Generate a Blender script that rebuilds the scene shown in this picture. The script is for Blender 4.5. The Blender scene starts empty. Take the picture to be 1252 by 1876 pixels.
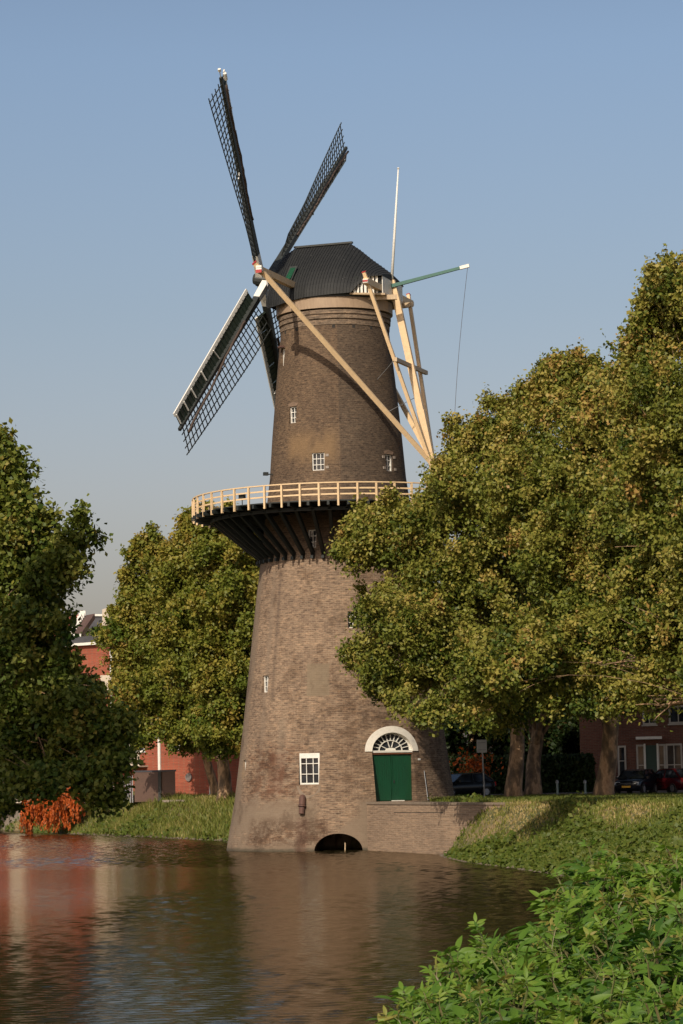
import bpy, bmesh, math, random
import numpy as np
from mathutils import Vector, Matrix
PI=math.pi
rad=math.radians
scene=bpy.context.scene
COL=scene.collection
rnd=random.Random(7)
# ------------------------------------------------------------------ camera
FPX=5000.0; TH=math.atan(487/FPX); RO=rad(1.2)
Fw=np.array([0,math.cos(TH),math.sin(TH)]); U0=np.array([0,-math.sin(TH),math.cos(TH)]); R0=np.array([1.,0,0])
CR=math.cos(RO)*R0-math.sin(RO)*U0; CU=math.sin(RO)*R0+math.cos(RO)*U0
CP=np.array([0,0,3.8])
cam=bpy.data.cameras.new('camera'); co=bpy.data.objects.new('camera',cam); COL.objects.link(co)
cam.sensor_fit='VERTICAL'; cam.sensor_height=36; cam.sensor_width=24; cam.lens=FPX/1876*36
cam.clip_start=0.5; cam.clip_end=8000
M4=Matrix.Identity(4)
for i in range(3):
    M4[i][0]=CR[i]; M4[i][1]=CU[i]; M4[i][2]=-Fw[i]; M4[i][3]=CP[i]
co.matrix_world=M4
scene.camera=co
def ray(px,py): return FPX*Fw+(px-626)*CR+(938-py)*CU
def at(px,py,Y):
    d=ray(px,py); return Vector(CP+d*Y/d[1])
# ------------------------------------------------------------------ light
SUN_AZ=rad(22); SUN_EL=rad(37)      # sun stands behind the camera, to the left
world=bpy.data.worlds.new('World'); scene.world=world; world.use_nodes=True
nt=world.node_tree; bg=nt.nodes['Background']
sky=nt.nodes.new('ShaderNodeTexSky'); sky.sky_type='NISHITA'; sky.sun_disc=False
sky.sun_elevation=SUN_EL; sky.sun_rotation=PI+SUN_AZ
sky.air_density=1.0; sky.dust_density=3.5; sky.ozone_density=1.5; sky.altitude=0
tcw=nt.nodes.new('ShaderNodeTexCoord'); sw=nt.nodes.new('ShaderNodeSeparateXYZ'); nt.links.new(tcw.outputs['Generated'],sw.inputs[0])
rw_=nt.nodes.new('ShaderNodeValToRGB'); nt.links.new(sw.outputs[2],rw_.inputs[0]); cr_=rw_.color_ramp
for k_,(p_,c_) in enumerate(((0.0,(.78,.61,.56)),(.105,(.74,.61,.565)),(.17,(.67,.60,.56)),(.26,(.66,.635,.62)),(.55,(.34,.34,.34)))):
    e_=cr_.elements[k_] if k_<2 else cr_.elements.new(p_); e_.position=p_; e_.color=(*c_,1)
mw_=nt.nodes.new('ShaderNodeVectorMath'); mw_.operation='MULTIPLY'; nt.links.new(sky.outputs[0],mw_.inputs[0]); nt.links.new(rw_.outputs[0],mw_.inputs[1])
m2_=nt.nodes.new('ShaderNodeVectorMath'); m2_.operation='SCALE'; m2_.inputs['Scale'].default_value=2.0; nt.links.new(mw_.outputs[0],m2_.inputs[0])
nt.links.new(m2_.outputs[0],bg.inputs[0]); bg.inputs[1].default_value=0.10
sd=bpy.data.lights.new('sun','SUN'); so=bpy.data.objects.new('sun',sd); COL.objects.link(so)
sd.energy=4.2; sd.angle=rad(0.55); sd.color=(1,0.88,0.72)
tosun=Vector((-math.sin(SUN_AZ)*math.cos(SUN_EL),-math.cos(SUN_AZ)*math.cos(SUN_EL),math.sin(SUN_EL)))
so.rotation_euler=tosun.to_track_quat('Z','Y').to_euler()
scene.view_settings.view_transform='Standard'; scene.view_settings.look='None'; scene.view_settings.exposure=0.0
scene.render.engine='CYCLES'
# ------------------------------------------------------------------ materials
def newmat(name):
    m=bpy.data.materials.new(name); m.use_nodes=True; t=m.node_tree
    return m,t,t.nodes['Principled BSDF']
def N(t,typ,**kw):
    n=t.nodes.new(typ)
    for k,v in kw.items(): setattr(n,k,v)
    return n
def ramp(t,stops,interp='LINEAR'):
    n=t.nodes.new('ShaderNodeValToRGB'); cr=n.color_ramp; cr.interpolation=interp
    while len(cr.elements)<len(stops): cr.elements.new(0.5)
    for e,(p,c) in zip(cr.elements,stops):
        e.position=p; e.color=(c[0],c[1],c[2],1) if not isinstance(c,(int,float)) else (c,c,c,1)
    return n
def noise(t,vec,scale,detail=4,rough=.6,stretch=None):
    n=t.nodes.new('ShaderNodeTexNoise'); n.inputs['Scale'].default_value=scale; n.inputs['Detail'].default_value=detail; n.inputs['Roughness'].default_value=rough
    if stretch:
        mp=t.nodes.new('ShaderNodeMapping'); mp.inputs['Scale'].default_value=stretch
        t.links.new(vec,mp.inputs['Vector']); vec=mp.outputs[0]
    t.links.new(vec,n.inputs['Vector']); return n.outputs['Fac']
def mix(t,fac,a,b,mode='MIX'):
    n=t.nodes.new('ShaderNodeMixRGB'); n.blend_type=mode
    for i,v in ((0,fac),(1,a),(2,b)):
        if isinstance(v,(int,float)): n.inputs[i].default_value=v if i==0 else (v,v,v,1)
        elif isinstance(v,tuple): n.inputs[i].default_value=(*v,1)
        else: t.links.new(v,n.inputs[i])
    return n.outputs[0]
def mth(t,op,a,b=0.0,c=None,clamp=False):
    n=t.nodes.new('ShaderNodeMath'); n.operation=op; n.use_clamp=clamp
    for i,v in enumerate((a,b,c)):
        if v is None: continue
        if isinstance(v,(int,float)): n.inputs[i].default_value=v
        else: t.links.new(v,n.inputs[i])
    return n.outputs[0]
def sstep(t,v,a,b):
    n=t.nodes.new('ShaderNodeMapRange'); n.interpolation_type='SMOOTHSTEP'
    t.links.new(v,n.inputs[0]); n.inputs[1].default_value=a; n.inputs[2].default_value=b
    return n.outputs[0]
def bump(t,h,strength,dist,b):
    n=t.nodes.new('ShaderNodeBump'); n.inputs['Strength'].default_value=strength; n.inputs['Distance'].default_value=dist
    t.links.new(h,n.inputs['Height']); t.links.new(n.outputs[0],b.inputs['Normal'])
MATS={}
def simple(name,c1,c2=None,scale=3,rough=.6,stretch=None,metal=0,bmp=0.0,spec=.5):
    if name in MATS: return MATS[name]
    m,t,b=newmat(name); tc=N(t,'ShaderNodeTexCoord'); c2=c2 or tuple(x*.7 for x in c1)
    f=noise(t,tc.outputs['Object'],scale,5,.65,stretch)
    r=ramp(t,[(.3,c1),(.7,c2)]); t.links.new(f,r.inputs[0]); t.links.new(r.outputs[0],b.inputs['Base Color'])
    b.inputs['Roughness'].default_value=rough; b.inputs['Metallic'].default_value=metal; b.inputs['Specular IOR Level'].default_value=spec
    if bmp: bump(t,f,bmp,.03,b)
    MATS[name]=m; return m
wood=simple('cream_painted_wood',(.72,.53,.31),(.60,.43,.25),4,.55)
wood_b=simple('cream_plank',(.55,.42,.27),(.40,.29,.18),3,.6,(3,3,.6))
white=simple('white_paint',(.78,.76,.70),(.66,.64,.58),5,.5)
blackw=simple('black_tarred_wood',(.016,.020,.019),(.032,.036,.034),4,.55)
greenblack=simple('dark_green_board',(.016,.028,.020),(.030,.044,.033),4,.5)
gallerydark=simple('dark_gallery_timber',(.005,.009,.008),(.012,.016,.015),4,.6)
red=simple('red_paint',(.42,.03,.03),(.34,.03,.03),5,.5)
doorgreen=simple('green_door_paint',(.006,.066,.028),(.008,.050,.023),2.5,.42,(3,3,.5))
palegreen=simple('green_pole_paint',(.03,.13,.10),(.03,.10,.08),3,.5)
cloth=simple('brown_sailcloth',(.045,.030,.024),(.075,.052,.040),6,.8)
plaster=simple('white_plaster',(.74,.70,.62),(.64,.60,.52),6,.7,bmp=.1)
rust=simple('rusty_iron',(.07,.04,.035),(.13,.06,.04),7,.75)
steel=simple('grey_steel',(.32,.33,.34),(.22,.23,.25),5,.45,metal=.4)
concrete=simple('pale_concrete',(.30,.25,.20),(.21,.17,.135),1.3,.85,(1,1,.4),bmp=.2)
asphalt=simple('asphalt',(.05,.05,.05),(.07,.068,.065),1.5,.9)
paving=simple('paving',(.20,.17,.15),(.14,.125,.11),2,.85)
darkint=simple('dark_interior',(.02,.018,.016),(.03,.026,.022),2,.9)
def glassmat():
    m,t,b=newmat('window_glass'); tc=N(t,'ShaderNodeTexCoord')
    f=noise(t,tc.outputs['Object'],1.5,2,.5)
    r=ramp(t,[(.35,(.012,.014,.018)),(.7,(.035,.042,.052))]); t.links.new(f,r.inputs[0]); t.links.new(r.outputs[0],b.inputs['Base Color'])
    b.inputs['Roughness'].default_value=.06; bump(t,f,.03,.05,b); return m
glass=glassmat()
def brickmat(name,cols,mortar,bw=.30,bh=.105,cyl=False,R=5.5,axis='x',streak=.5,rough=.85,tower=False):
    m,t,b=newmat(name); tc=N(t,'ShaderNodeTexCoord'); s=N(t,'ShaderNodeSeparateXYZ'); t.links.new(tc.outputs['Object'],s.inputs[0])
    if cyl:
        a=mth(t,'ARCTAN2',s.outputs[0],mth(t,'MULTIPLY',s.outputs[1],-1)); u=mth(t,'MULTIPLY',a,R)
    else:
        u=mth(t,'ADD',mth(t,'MULTIPLY',s.outputs[0],1.0),mth(t,'MULTIPLY',s.outputs[1],.83))
    cv=N(t,'ShaderNodeCombineXYZ'); t.links.new(u,cv.inputs[0]); t.links.new(s.outputs[2],cv.inputs[1])
    br=N(t,'ShaderNodeTexBrick'); br.inputs['Scale'].default_value=1; br.inputs['Brick Width'].default_value=bw; br.inputs['Row Height'].default_value=bh
    br.inputs['Mortar Size'].default_value=.016; br.inputs['Mortar Smooth'].default_value=.3; br.inputs['Bias'].default_value=-.1
    t.links.new(cv.outputs[0],br.inputs['Vector'])
    br.inputs['Color1'].default_value=(*cols[0],1); br.inputs['Color2'].default_value=(*cols[1],1); br.inputs['Mortar'].default_value=(*mortar,1)
    c=br.outputs['Color']; uv=cv.outputs[0]
    n1=noise(t,uv,1.0,8,.75,(2.2,9.0,1))     # patches of courses
    n2=noise(t,uv,.35,5,.6)
    n3=noise(t,uv,1.0,4,.75,(4,13,1))
    r1=ramp(t,[(.30,(.30,.27,.25)),(.5,(1,1,1)),(.70,(1.9,1.75,1.55))]); t.links.new(n1,r1.inputs[0])
    c=mix(t,streak,c,r1.outputs[0],'MULTIPLY')
    r3=ramp(t,[(.33,(.22,.19,.18)),(.46,(1,1,1)),(.62,(1,1,1)),(.74,(1.55,1.4,1.25))]); t.links.new(n3,r3.inputs[0])
    c=mix(t,streak*1.1 if streak*1.1<1 else 1,c,r3.outputs[0],'MULTIPLY')
    r2=ramp(t,[(.3,(.72,.70,.70)),(.7,(1.22,1.18,1.12))]); t.links.new(n2,r2.inputs[0])
    c=mix(t,.8,c,r2.outputs[0],'MULTIPLY')
    if tower:
        z=s.outputs[2]
        def box(u0,u1,z0,z1,soft,src=n1,amp=.0):
            a1=sstep(t,u,u0-soft,u0+soft); a2=sstep(t,u,u1+soft,u1-soft)
            b1=sstep(t,z,z0-soft,z0+soft); b2=sstep(t,z,z1+soft,z1-soft)
            return mth(t,'MULTIPLY',mth(t,'MULTIPLY',a1,a2),mth(t,'MULTIPLY',b1,b2))
        # the upper body is of a darker, greyer brick
        up=sstep(t,mth(t,'ADD',z,mth(t,'MULTIPLY',n2,.6)),16.4,16.9)
        c=mix(t,up,c,mix(t,1.0,c,(.52,.50,.47),'MULTIPLY'))
        # smoother darker bricks above, right of a ragged vertical joint
        edge=sstep(t,mth(t,'ADD',u,mth(t,'MULTIPLY',n1,.25)),.28,.42)
        c=mix(t,mth(t,'MULTIPLY',edge,up),c,mix(t,1.0,c,(.72,.76,.82),'MULTIPLY'))
        # ochre repair patch
        oc=box(-4.4,-.1,20.9,22.4,.55); oc=mth(t,'MULTIPLY',oc,sstep(t,n2,.25,.5))
        c=mix(t,mth(t,'MULTIPLY',oc,.7),c,(.21,.135,.07))
        # pale lime marks
        n4=noise(t,uv,2.2,10,.85,(1,1,1)); lm=mth(t,'MULTIPLY',sstep(t,n4,.63,.70),.45)
        c=mix(t,mth(t,'MULTIPLY',lm,box(.0,3.6,22.6,28.0,.8)),c,(.30,.25,.22))
        # cement render: low on the left, round the arch
        pl=noise(t,uv,.8,6,.7)
        rw=mth(t,'MULTIPLY',box(-9,-1.3,-1,2.75,.25),sstep(t,mth(t,'ADD',pl,mth(t,'MULTIPLY',box(-9,-1.4,1.4,2.3,.5),.35)),.42,.60))
        ra=box(-1.0,3,-1,1.75,.35); slope=sstep(t,mth(t,'SUBTRACT',mth(t,'ADD',mth(t,'MULTIPLY',u,1.1),mth(t,'MULTIPLY',pl,.9)),z),-1.1,-.7)
        ra=mth(t,'MULTIPLY',ra,slope)
        ra2=box(.7,3,-1,2.62,.22)
        low=sstep(t,z,.45,.15)
        side=mth(t,'MULTIPLY',sstep(t,mth(t,'ADD',u,mth(t,'MULTIPLY',pl,.8)),-5.9,-6.6),sstep(t,z,16,15))
        k=mth(t,'MAXIMUM',mth(t,'MAXIMUM',rw,ra),mth(t,'MAXIMUM',mth(t,'MAXIMUM',low,ra2),mth(t,'MULTIPLY',side,.8)))
        rc=ramp(t,[(.3,(.23,.175,.125)),(.7,(.155,.115,.082))]); t.links.new(n1,rc.inputs[0])
        c=mix(t,mth(t,'MULTIPLY',k,.85),c,rc.outputs[0])
        c=mix(t,mth(t,'MULTIPLY',sstep(t,mth(t,'ADD',z,mth(t,'MULTIPLY',n1,.35)),.42,.22),.75),c,(.045,.042,.028))
        # square cement patch
        c=mix(t,mth(t,'MULTIPLY',box(-2.02,-.72,8.15,9.85,.03),.8),c,(.20,.155,.105))
        # mortar tongue above door
        c=mix(t,mth(t,'MULTIPLY',box(2.55,3.1,6.3,8.2,.12),.8),c,(.19,.14,.10))
        # vertical cement streaks, left side, rust under the pipe
        for (ua,ub,za,zb,col,kk) in ((-5.15,-4.75,2.5,15,(.20,.15,.11),.55),(-3.7,-3.25,2.8,7,(.21,.165,.12),.5),(-4.45,-4.2,8,15,(.075,.055,.045),.6),(-2.3,-1.75,-.2,1.75,(.10,.045,.03),.6),(-4.2,-3.2,3.0,5.2,(.20,.09,.055),.35)):
            c=mix(t,mth(t,'MULTIPLY',mth(t,'MULTIPLY',box(ua,ub,za,zb,.16),kk),sstep(t,n1,.25,.6)),c,col)
        dk=mth(t,'MULTIPLY',box(-1.0,6.5,2.7,9.5,1.1),sstep(t,noise(t,uv,.9,7,.75,(1,1.4,1)),.40,.60)); c=mix(t,mth(t,'MULTIPLY',dk,.75),c,mix(t,1.0,c,(.50,.44,.40),'MULTIPLY'))
        dk=mth(t,'MULTIPLY',box(-6,-2.2,2.6,5.6,.7),sstep(t,noise(t,uv,1.3,7,.75,(1,1.6,1)),.42,.58)); c=mix(t,mth(t,'MULTIPLY',dk,.75),c,mix(t,1.0,c,(.52,.36,.30),'MULTIPLY'))
        dk=mth(t,'MULTIPLY',box(-5.2,-.8,.3,1.7,.3),sstep(t,noise(t,uv,1.6,7,.8,(1,1.6,1)),.40,.56)); c=mix(t,mth(t,'MULTIPLY',dk,.8),c,mix(t,1.0,c,(.45,.36,.32),'MULTIPLY'))
        fl=noise(t,uv,9,3,.6,(1,2.2,1)); c=mix(t,mth(t,'MULTIPLY',sstep(t,fl,.66,.72),.35),c,(.40,.31,.24)); c=mix(t,mth(t,'MULTIPLY',sstep(t,fl,.36,.30),.6),c,(.06,.042,.034))
        # grime zones
        g=sstep(t,noise(t,uv,.55,6,.7,(1,.7,1)),.50,.62)
        c=mix(t,mth(t,'MULTIPLY',g,mth(t,'MULTIPLY',mth(t,'SUBTRACT',1,up),.55)),c,mix(t,1.0,c,(.45,.40,.37),'MULTIPLY'))
    t.links.new(c,b.inputs['Base Color']); b.inputs['Roughness'].default_value=rough; b.inputs['Specular IOR Level'].default_value=.25
    hh=mth(t,'ADD',mth(t,'MULTIPLY',br.outputs['Fac'],-.5),n1); bump(t,hh,.5,.022,b)
    return m
towerbrick=brickmat('weathered_tower_brick',((.255,.180,.125),(.145,.098,.072)),(.26,.205,.148),cyl=True,tower=True,streak=.75)
wallbrick=brickmat('quay_wall_brick',((.30,.215,.15),(.24,.17,.12)),(.31,.24,.175),streak=.45)
redbrick=brickmat('red_brick',((.33,.085,.05),(.27,.07,.043)),(.24,.12,.08),streak=.25)
darkbrick=brickmat('dark_house_brick',((.16,.065,.045),(.12,.05,.035)),(.14,.10,.08),streak=.4)
collarbrick=brickmat('collar_brick',((.22,.165,.12),(.12,.09,.068)),(.20,.16,.12),cyl=True,R=3.1,streak=.85)
def leafmat(name,stops,trans=.3,rough=.5,tcol=(1.2,1.3,.5)):
    m,t,b=newmat(name); a=N(t,'ShaderNodeAttribute'); a.attribute_name='tint'
    r=ramp(t,stops); t.links.new(a.outputs['Fac'],r.inputs[0]); t.links.new(r.outputs[0],b.inputs['Base Color'])
    b.inputs['Roughness'].default_value=rough; b.inputs['Specular IOR Level'].default_value=.22
    tr=N(t,'ShaderNodeBsdfTranslucent'); c=mix(t,1,r.outputs[0],tcol,'MULTIPLY'); t.links.new(c,tr.inputs[0])
    ms=N(t,'ShaderNodeMixShader'); ms.inputs[0].default_value=trans; out=t.nodes['Material Output']
    t.links.new(b.outputs[0],ms.inputs[1]); t.links.new(tr.outputs[0],ms.inputs[2]); t.links.new(ms.outputs[0],out.inputs[0])
    return m
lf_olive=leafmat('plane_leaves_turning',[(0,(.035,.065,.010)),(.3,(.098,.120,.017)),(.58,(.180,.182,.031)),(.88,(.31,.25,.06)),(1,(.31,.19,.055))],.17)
lf_green=leafmat('plane_leaves_green',[(0,(.035,.070,.012)),(.5,(.090,.120,.018)),(.85,(.19,.19,.033)),(1,(.24,.18,.04))],.18)
lf_mid=leafmat('plane_leaves_mid',[(0,(.075,.115,.014)),(.5,(.155,.165,.024)),(.8,(.25,.21,.036)),(1,(.26,.18,.04))],.2)
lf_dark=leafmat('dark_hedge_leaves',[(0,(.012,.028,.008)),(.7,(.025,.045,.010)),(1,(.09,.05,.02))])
lf_orange=leafmat('orange_dead_leaves',[(0,(.20,.045,.012)),(.5,(.52,.11,.017)),(.8,(.40,.11,.03)),(1,(.10,.05,.02))],.25)
lf_elder=leafmat('elder_leaves',[(0,(.030,.080,.012)),(.45,(.085,.165,.020)),(.78,(.135,.215,.028)),(.96,(.18,.235,.04)),(1,(.22,.20,.05))],.30,.5,(1.3,1.5,.5))
lf_cover=leafmat('ground_cover_leaves',[(0,(.035,.062,.010)),(.6,(.080,.112,.017)),(1,(.17,.17,.032))])
lf_grass=leafmat('bank_grass_blades',[(0,(.065,.095,.016)),(.45,(.15,.165,.032)),(.72,(.30,.24,.09)),(1,(.42,.31,.16))],.2)
stemm=simple('green_stem',(.09,.13,.03),(.13,.09,.04),8,.6)
def barkm():
    m,t,b=newmat('plane_bark'); tc=N(t,'ShaderNodeTexCoord')
    f=noise(t,tc.outputs['Object'],2.2,4,.55,(1,1,.45)); r=ramp(t,[(.38,(.10,.070,.045)),(.48,(.20,.13,.075)),(.56,(.42,.27,.155)),(.68,(.26,.155,.09))]); t.links.new(f,r.inputs[0])
    g=noise(t,tc.outputs['Object'],9,4,.6); c=mix(t,.35,r.outputs[0],g,'OVERLAY')
    t.links.new(c,b.inputs['Base Color']); b.inputs['Roughness'].default_value=.85; bump(t,g,.5,.05,b); return m
bark=barkm()
def watermat():
    m,t,b=newmat('canal_water'); tc=N(t,'ShaderNodeTexCoord'); v=tc.outputs['Object']; out=t.nodes['Material Output']
    t.nodes.remove(b)
    a=noise(t,v,7.0,3,.6,(.8,1.15,1)); bn=N(t,'ShaderNodeBump'); bn.inputs['Strength'].default_value=1; bn.inputs['Distance'].default_value=.0075; t.links.new(a,bn.inputs['Height'])
    big=noise(t,v,.05,3,.6); dc=ramp(t,[(.4,(.016,.015,.007)),(.65,(.026,.021,.010))]); t.links.new(big,dc.inputs[0])
    df=N(t,'ShaderNodeBsdfDiffuse'); t.links.new(dc.outputs[0],df.inputs['Color'])
    gl=N(t,'ShaderNodeBsdfGlossy'); gl.inputs['Roughness'].default_value=.07; gl.inputs['Color'].default_value=(.76,.71,.64,1); t.links.new(bn.outputs[0],gl.inputs['Normal'])
    fr=N(t,'ShaderNodeFresnel'); fr.inputs['IOR'].default_value=1.33; t.links.new(bn.outputs[0],fr.inputs['Normal'])
    ms=N(t,'ShaderNodeMixShader'); t.links.new(fr.outputs[0],ms.inputs[0]); t.links.new(df.outputs[0],ms.inputs[1]); t.links.new(gl.outputs[0],ms.inputs[2]); t.links.new(ms.outputs[0],out.inputs[0])
    return m
water_m=watermat()
def groundmat():
    m,t,b=newmat('grassy_ground'); tc=N(t,'ShaderNodeTexCoord'); v=tc.outputs['Object']
    f=noise(t,v,.45,6,.7); r=ramp(t,[(.35,(.045,.060,.016)),(.48,(.10,.10,.035)),(.58,(.25,.18,.09)),(.75,(.20,.14,.075))]); t.links.new(f,r.inputs[0])
    g=noise(t,v,6,5,.7); c=mix(t,.6,r.outputs[0],g,'OVERLAY')
    s=N(t,'ShaderNodeSeparateXYZ'); t.links.new(v,s.inputs[0]); wet=sstep(t,s.outputs[2],.12,-.05)
    c=mix(t,wet,c,(.05,.04,.028)); t.links.new(c,b.inputs['Base Color']); b.inputs['Roughness'].default_value=.95; bump(t,g,.8,.1,b); return m
ground_m=groundmat()
def roofmat():
    m,t,b=newmat('tarred_cap_roof'); tc=N(t,'ShaderNodeTexCoord'); f=noise(t,tc.outputs['Object'],2.5,6,.7)
    r=ramp(t,[(.3,(.006,.007,.008)),(.7,(.014,.015,.015))]); t.links.new(f,r.inputs[0])
    w=noise(t,tc.outputs['Object'],9,2,.5); c=mix(t,sstep(t,w,.76,.79),r.outputs[0],(.30,.29,.27))
    t.links.new(c,b.inputs['Base Color']); b.inputs['Roughness'].default_value=.72; return m
roof_m=roofmat()
tile_m=simple('red_roof_tile',(.36,.11,.07),(.28,.08,.05),2,.8,(1,1,5))
slate_m=simple('dark_slate',(.045,.045,.052),(.07,.068,.075),2,.6)
greybrown=simple('brown_shed_board',(.13,.075,.055),(.10,.06,.045),2,.75,(1,1,6))
cream_m=simple('cream_render',(.58,.50,.40),(.50,.42,.33),1.2,.8)
# ------------------------------------------------------------------ object helpers
ORI={}
def put(o,parent,loc=(0,0,0)):
    COL.objects.link(o)
    if parent is not None:
        o.parent=parent; base=ORI[parent.name]; o.location=Vector(loc)-base if parent is None else (0,0,0); ORI[o.name]=base
    else:
        o.location=loc; ORI[o.name]=Vector(loc)
    return o
def tag(o,label=None,cat=None,group=None,kind=None):
    if label: o['label']=label
    if cat: o['category']=cat
    if group: o['group']=group
    if kind: o['kind']=kind
    return o
def thing(name,loc,label,cat,group=None):
    o=bpy.data.objects.new(name,None); o.empty_display_size=.3; put(o,None,loc); return tag(o,label,cat,group)
class MB:
    def __init__(s): s.v=[]; s.f=[]; s.m=[]; s.mi=0
    def add(s,vs,fs):
        k=len(s.v); s.v+= [tuple(v) for v in vs]; s.f+=[tuple(i+k for i in f) for f in fs]; s.m+=[s.mi]*len(fs)
    def obox(s,c,ax,ay,az,hx,hy,hz):
        c=Vector(c); ax=Vector(ax)*hx; ay=Vector(ay)*hy; az=Vector(az)*hz
        vs=[c+ax*i+ay*j+az*k for k in (-1,1) for j in (-1,1) for i in (-1,1)]
        s.add(vs,[(0,2,3,1),(4,5,7,6),(0,1,5,4),(2,6,7,3),(0,4,6,2),(1,3,7,5)])
    def box(s,a,b):
        s.obox([(a[i]+b[i])/2 for i in range(3)],(1,0,0),(0,1,0),(0,0,1),*[abs(b[i]-a[i])/2 for i in range(3)])
    def beam(s,p0,p1,w0,h0,w1=None,h1=None,up=(0,0,1)):
        p0=Vector(p0);p1=Vector(p1); w1=w0 if w1 is None else w1; h1=h0 if h1 is None else h1
        d=(p1-p0).normalized(); x=d.cross(Vector(up))
        if x.length<1e-4: x=d.cross(Vector((0,1,0)))
        x.normalize(); y=x.cross(d).normalized(); vs=[]
        for p,w,h in ((p0,w0/2,h0/2),(p1,w1/2,h1/2)):
            vs+=[p-x*w-y*h,p+x*w-y*h,p+x*w+y*h,p-x*w+y*h]
        s.add(vs,[(3,2,1,0),(4,5,6,7),(0,1,5,4),(1,2,6,5),(2,3,7,6),(3,0,4,7)])
    def tube(s,pts,rs,n=8,cap=True):
        pts=[Vector(p) for p in pts]; rings=[]; prev=None
        if isinstance(rs,(int,float)): rs=[rs]*len(pts)
        for i,p in enumerate(pts):
            d=(pts[min(i+1,len(pts)-1)]-pts[max(i-1,0)]).normalized()
            if prev is None:
                x=d.cross(Vector((0,0,1)));
                if x.length<1e-3: x=d.cross(Vector((0,1,0)))
            else: x=prev-d*prev.dot(d)
            x.normalize(); prev=x; y=d.cross(x)
            rings.append([p+(x*math.cos(2*PI*k/n)+y*math.sin(2*PI*k/n))*rs[i] for k in range(n)])
        vs=[v for r in rings for v in r]; fs=[]
        for i in range(len(pts)-1):
            for k in range(n): fs.append((i*n+k,i*n+(k+1)%n,(i+1)*n+(k+1)%n,(i+1)*n+k))
        if cap: fs+= [tuple(range(n-1,-1,-1)),tuple((len(pts)-1)*n+k for k in range(n))]
        s.add(vs,fs)
    def prism(s,poly,off):       # closed polygon (3d points) extruded by vector off
        n=len(poly); off=Vector(off); a=[Vector(p) for p in poly]; b=[p+off for p in a]
        s.add(a+b,[tuple(range(n-1,-1,-1)),tuple(range(n,2*n))]+[(k,(k+1)%n,(k+1)%n+n,k+n) for k in range(n)])
    def build(s,name,mat,parent=None,smooth=False,loc=None,fix=True):
        me=bpy.data.meshes.new(name)
        base=ORI[parent.name] if parent is not None else Vector(loc or (0,0,0))
        me.from_pydata([tuple(Vector(v)-base) for v in s.v],[],s.f)
        for m in (mat if isinstance(mat,(list,tuple)) else [mat]): me.materials.append(m)
        if isinstance(mat,(list,tuple)): me.polygons.foreach_set('material_index',s.m)
        if fix:
            bm=bmesh.new(); bm.from_mesh(me); bmesh.ops.recalc_face_normals(bm,faces=bm.faces); bm.to_mesh(me); bm.free()
        if smooth:
            me.polygons.foreach_set('use_smooth',[True]*len(me.polygons))
        me.update()
        o=bpy.data.objects.new(name,me); put(o,parent,loc or (0,0,0)); return o
def fastmesh(name,V,Fq,mat,parent=None,loc=(0,0,0),tint=None,smooth=False):
    # V (n,3), Fq (m,k) all faces with k corners
    base=np.array(ORI[parent.name]) if parent is not None else np.array(loc)
    V=np.asarray(V,dtype=np.float32)-base.astype(np.float32); Fq=np.asarray(Fq,dtype=np.int32); m,k=Fq.shape
    me=bpy.data.meshes.new(name); me.vertices.add(len(V)); me.vertices.foreach_set('co',V.ravel())
    me.loops.add(m*k); me.loops.foreach_set('vertex_index',Fq.ravel())
    me.polygons.add(m); me.polygons.foreach_set('loop_start',np.arange(m,dtype=np.int32)*k)
    me.materials.append(mat)
    me.update(calc_edges=True)
    if smooth: me.polygons.foreach_set('use_smooth',np.ones(m,dtype=bool))
    if tint is not None:
        a=me.attributes.new('tint','FLOAT','FACE'); a.data.foreach_set('value',np.clip(tint,0,1).astype(np.float32))
    o=bpy.data.objects.new(name,me); put(o,parent,loc); return o
# ------------------------------------------------------------------ terrain
SH=np.array([(-13,14),(-5,18),(5,22),(9,35),(10.6,60),(10.4,85),(9.4,95),(8.0,104),(6.9,112),(5.5,120.3),(4.75,129),(4.75,132.6),(5.6,133.5),(2.0,143.2),(0,150),(-5,158),(-7.7,172.5),(-12.5,186.5),(-17.3,198.2),(-22.6,211.5),(-29.4,232),(-34,231),(-32,190),(-22,135),(-18.5,112),(-14.5,90),(-12,50)],float)
WALLP=[(1.0,143.2),(4.62,133.0),(7.2,127.2)]
def sdf(x,y):
    x=np.asarray(x,float); y=np.asarray(y,float); d=np.full(x.shape,1e9); ins=np.zeros(x.shape,bool)
    n=len(SH)
    for i in range(n):
        ax,ay=SH[i]; bx,by=SH[(i+1)%n]; ex,ey=bx-ax,by-ay
        t=np.clip(((x-ax)*ex+(y-ay)*ey)/(ex*ex+ey*ey),0,1)
        d=np.minimum(d,np.hypot(x-ax-ex*t,y-ay-ey*t))
        c=((ay>y)!=(by>y)); ins^=c&(x<ax+(y-ay)*ex/(ey if abs(ey)>1e-9 else 1e-9))
    return np.where(ins,-d,d)
def vnoise(x,y,seed=0):
    r=0
    for k in range(1,5):
        a=seed*1.7+k*2.1; f=.23*1.9**k
        r=r+np.sin(x*f*math.cos(a)+y*f*math.sin(a)+seed*k)*np.cos(y*f*.9*math.cos(a*1.3)-x*f*math.sin(a*.7)+k)/k
    return r*.6
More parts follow.
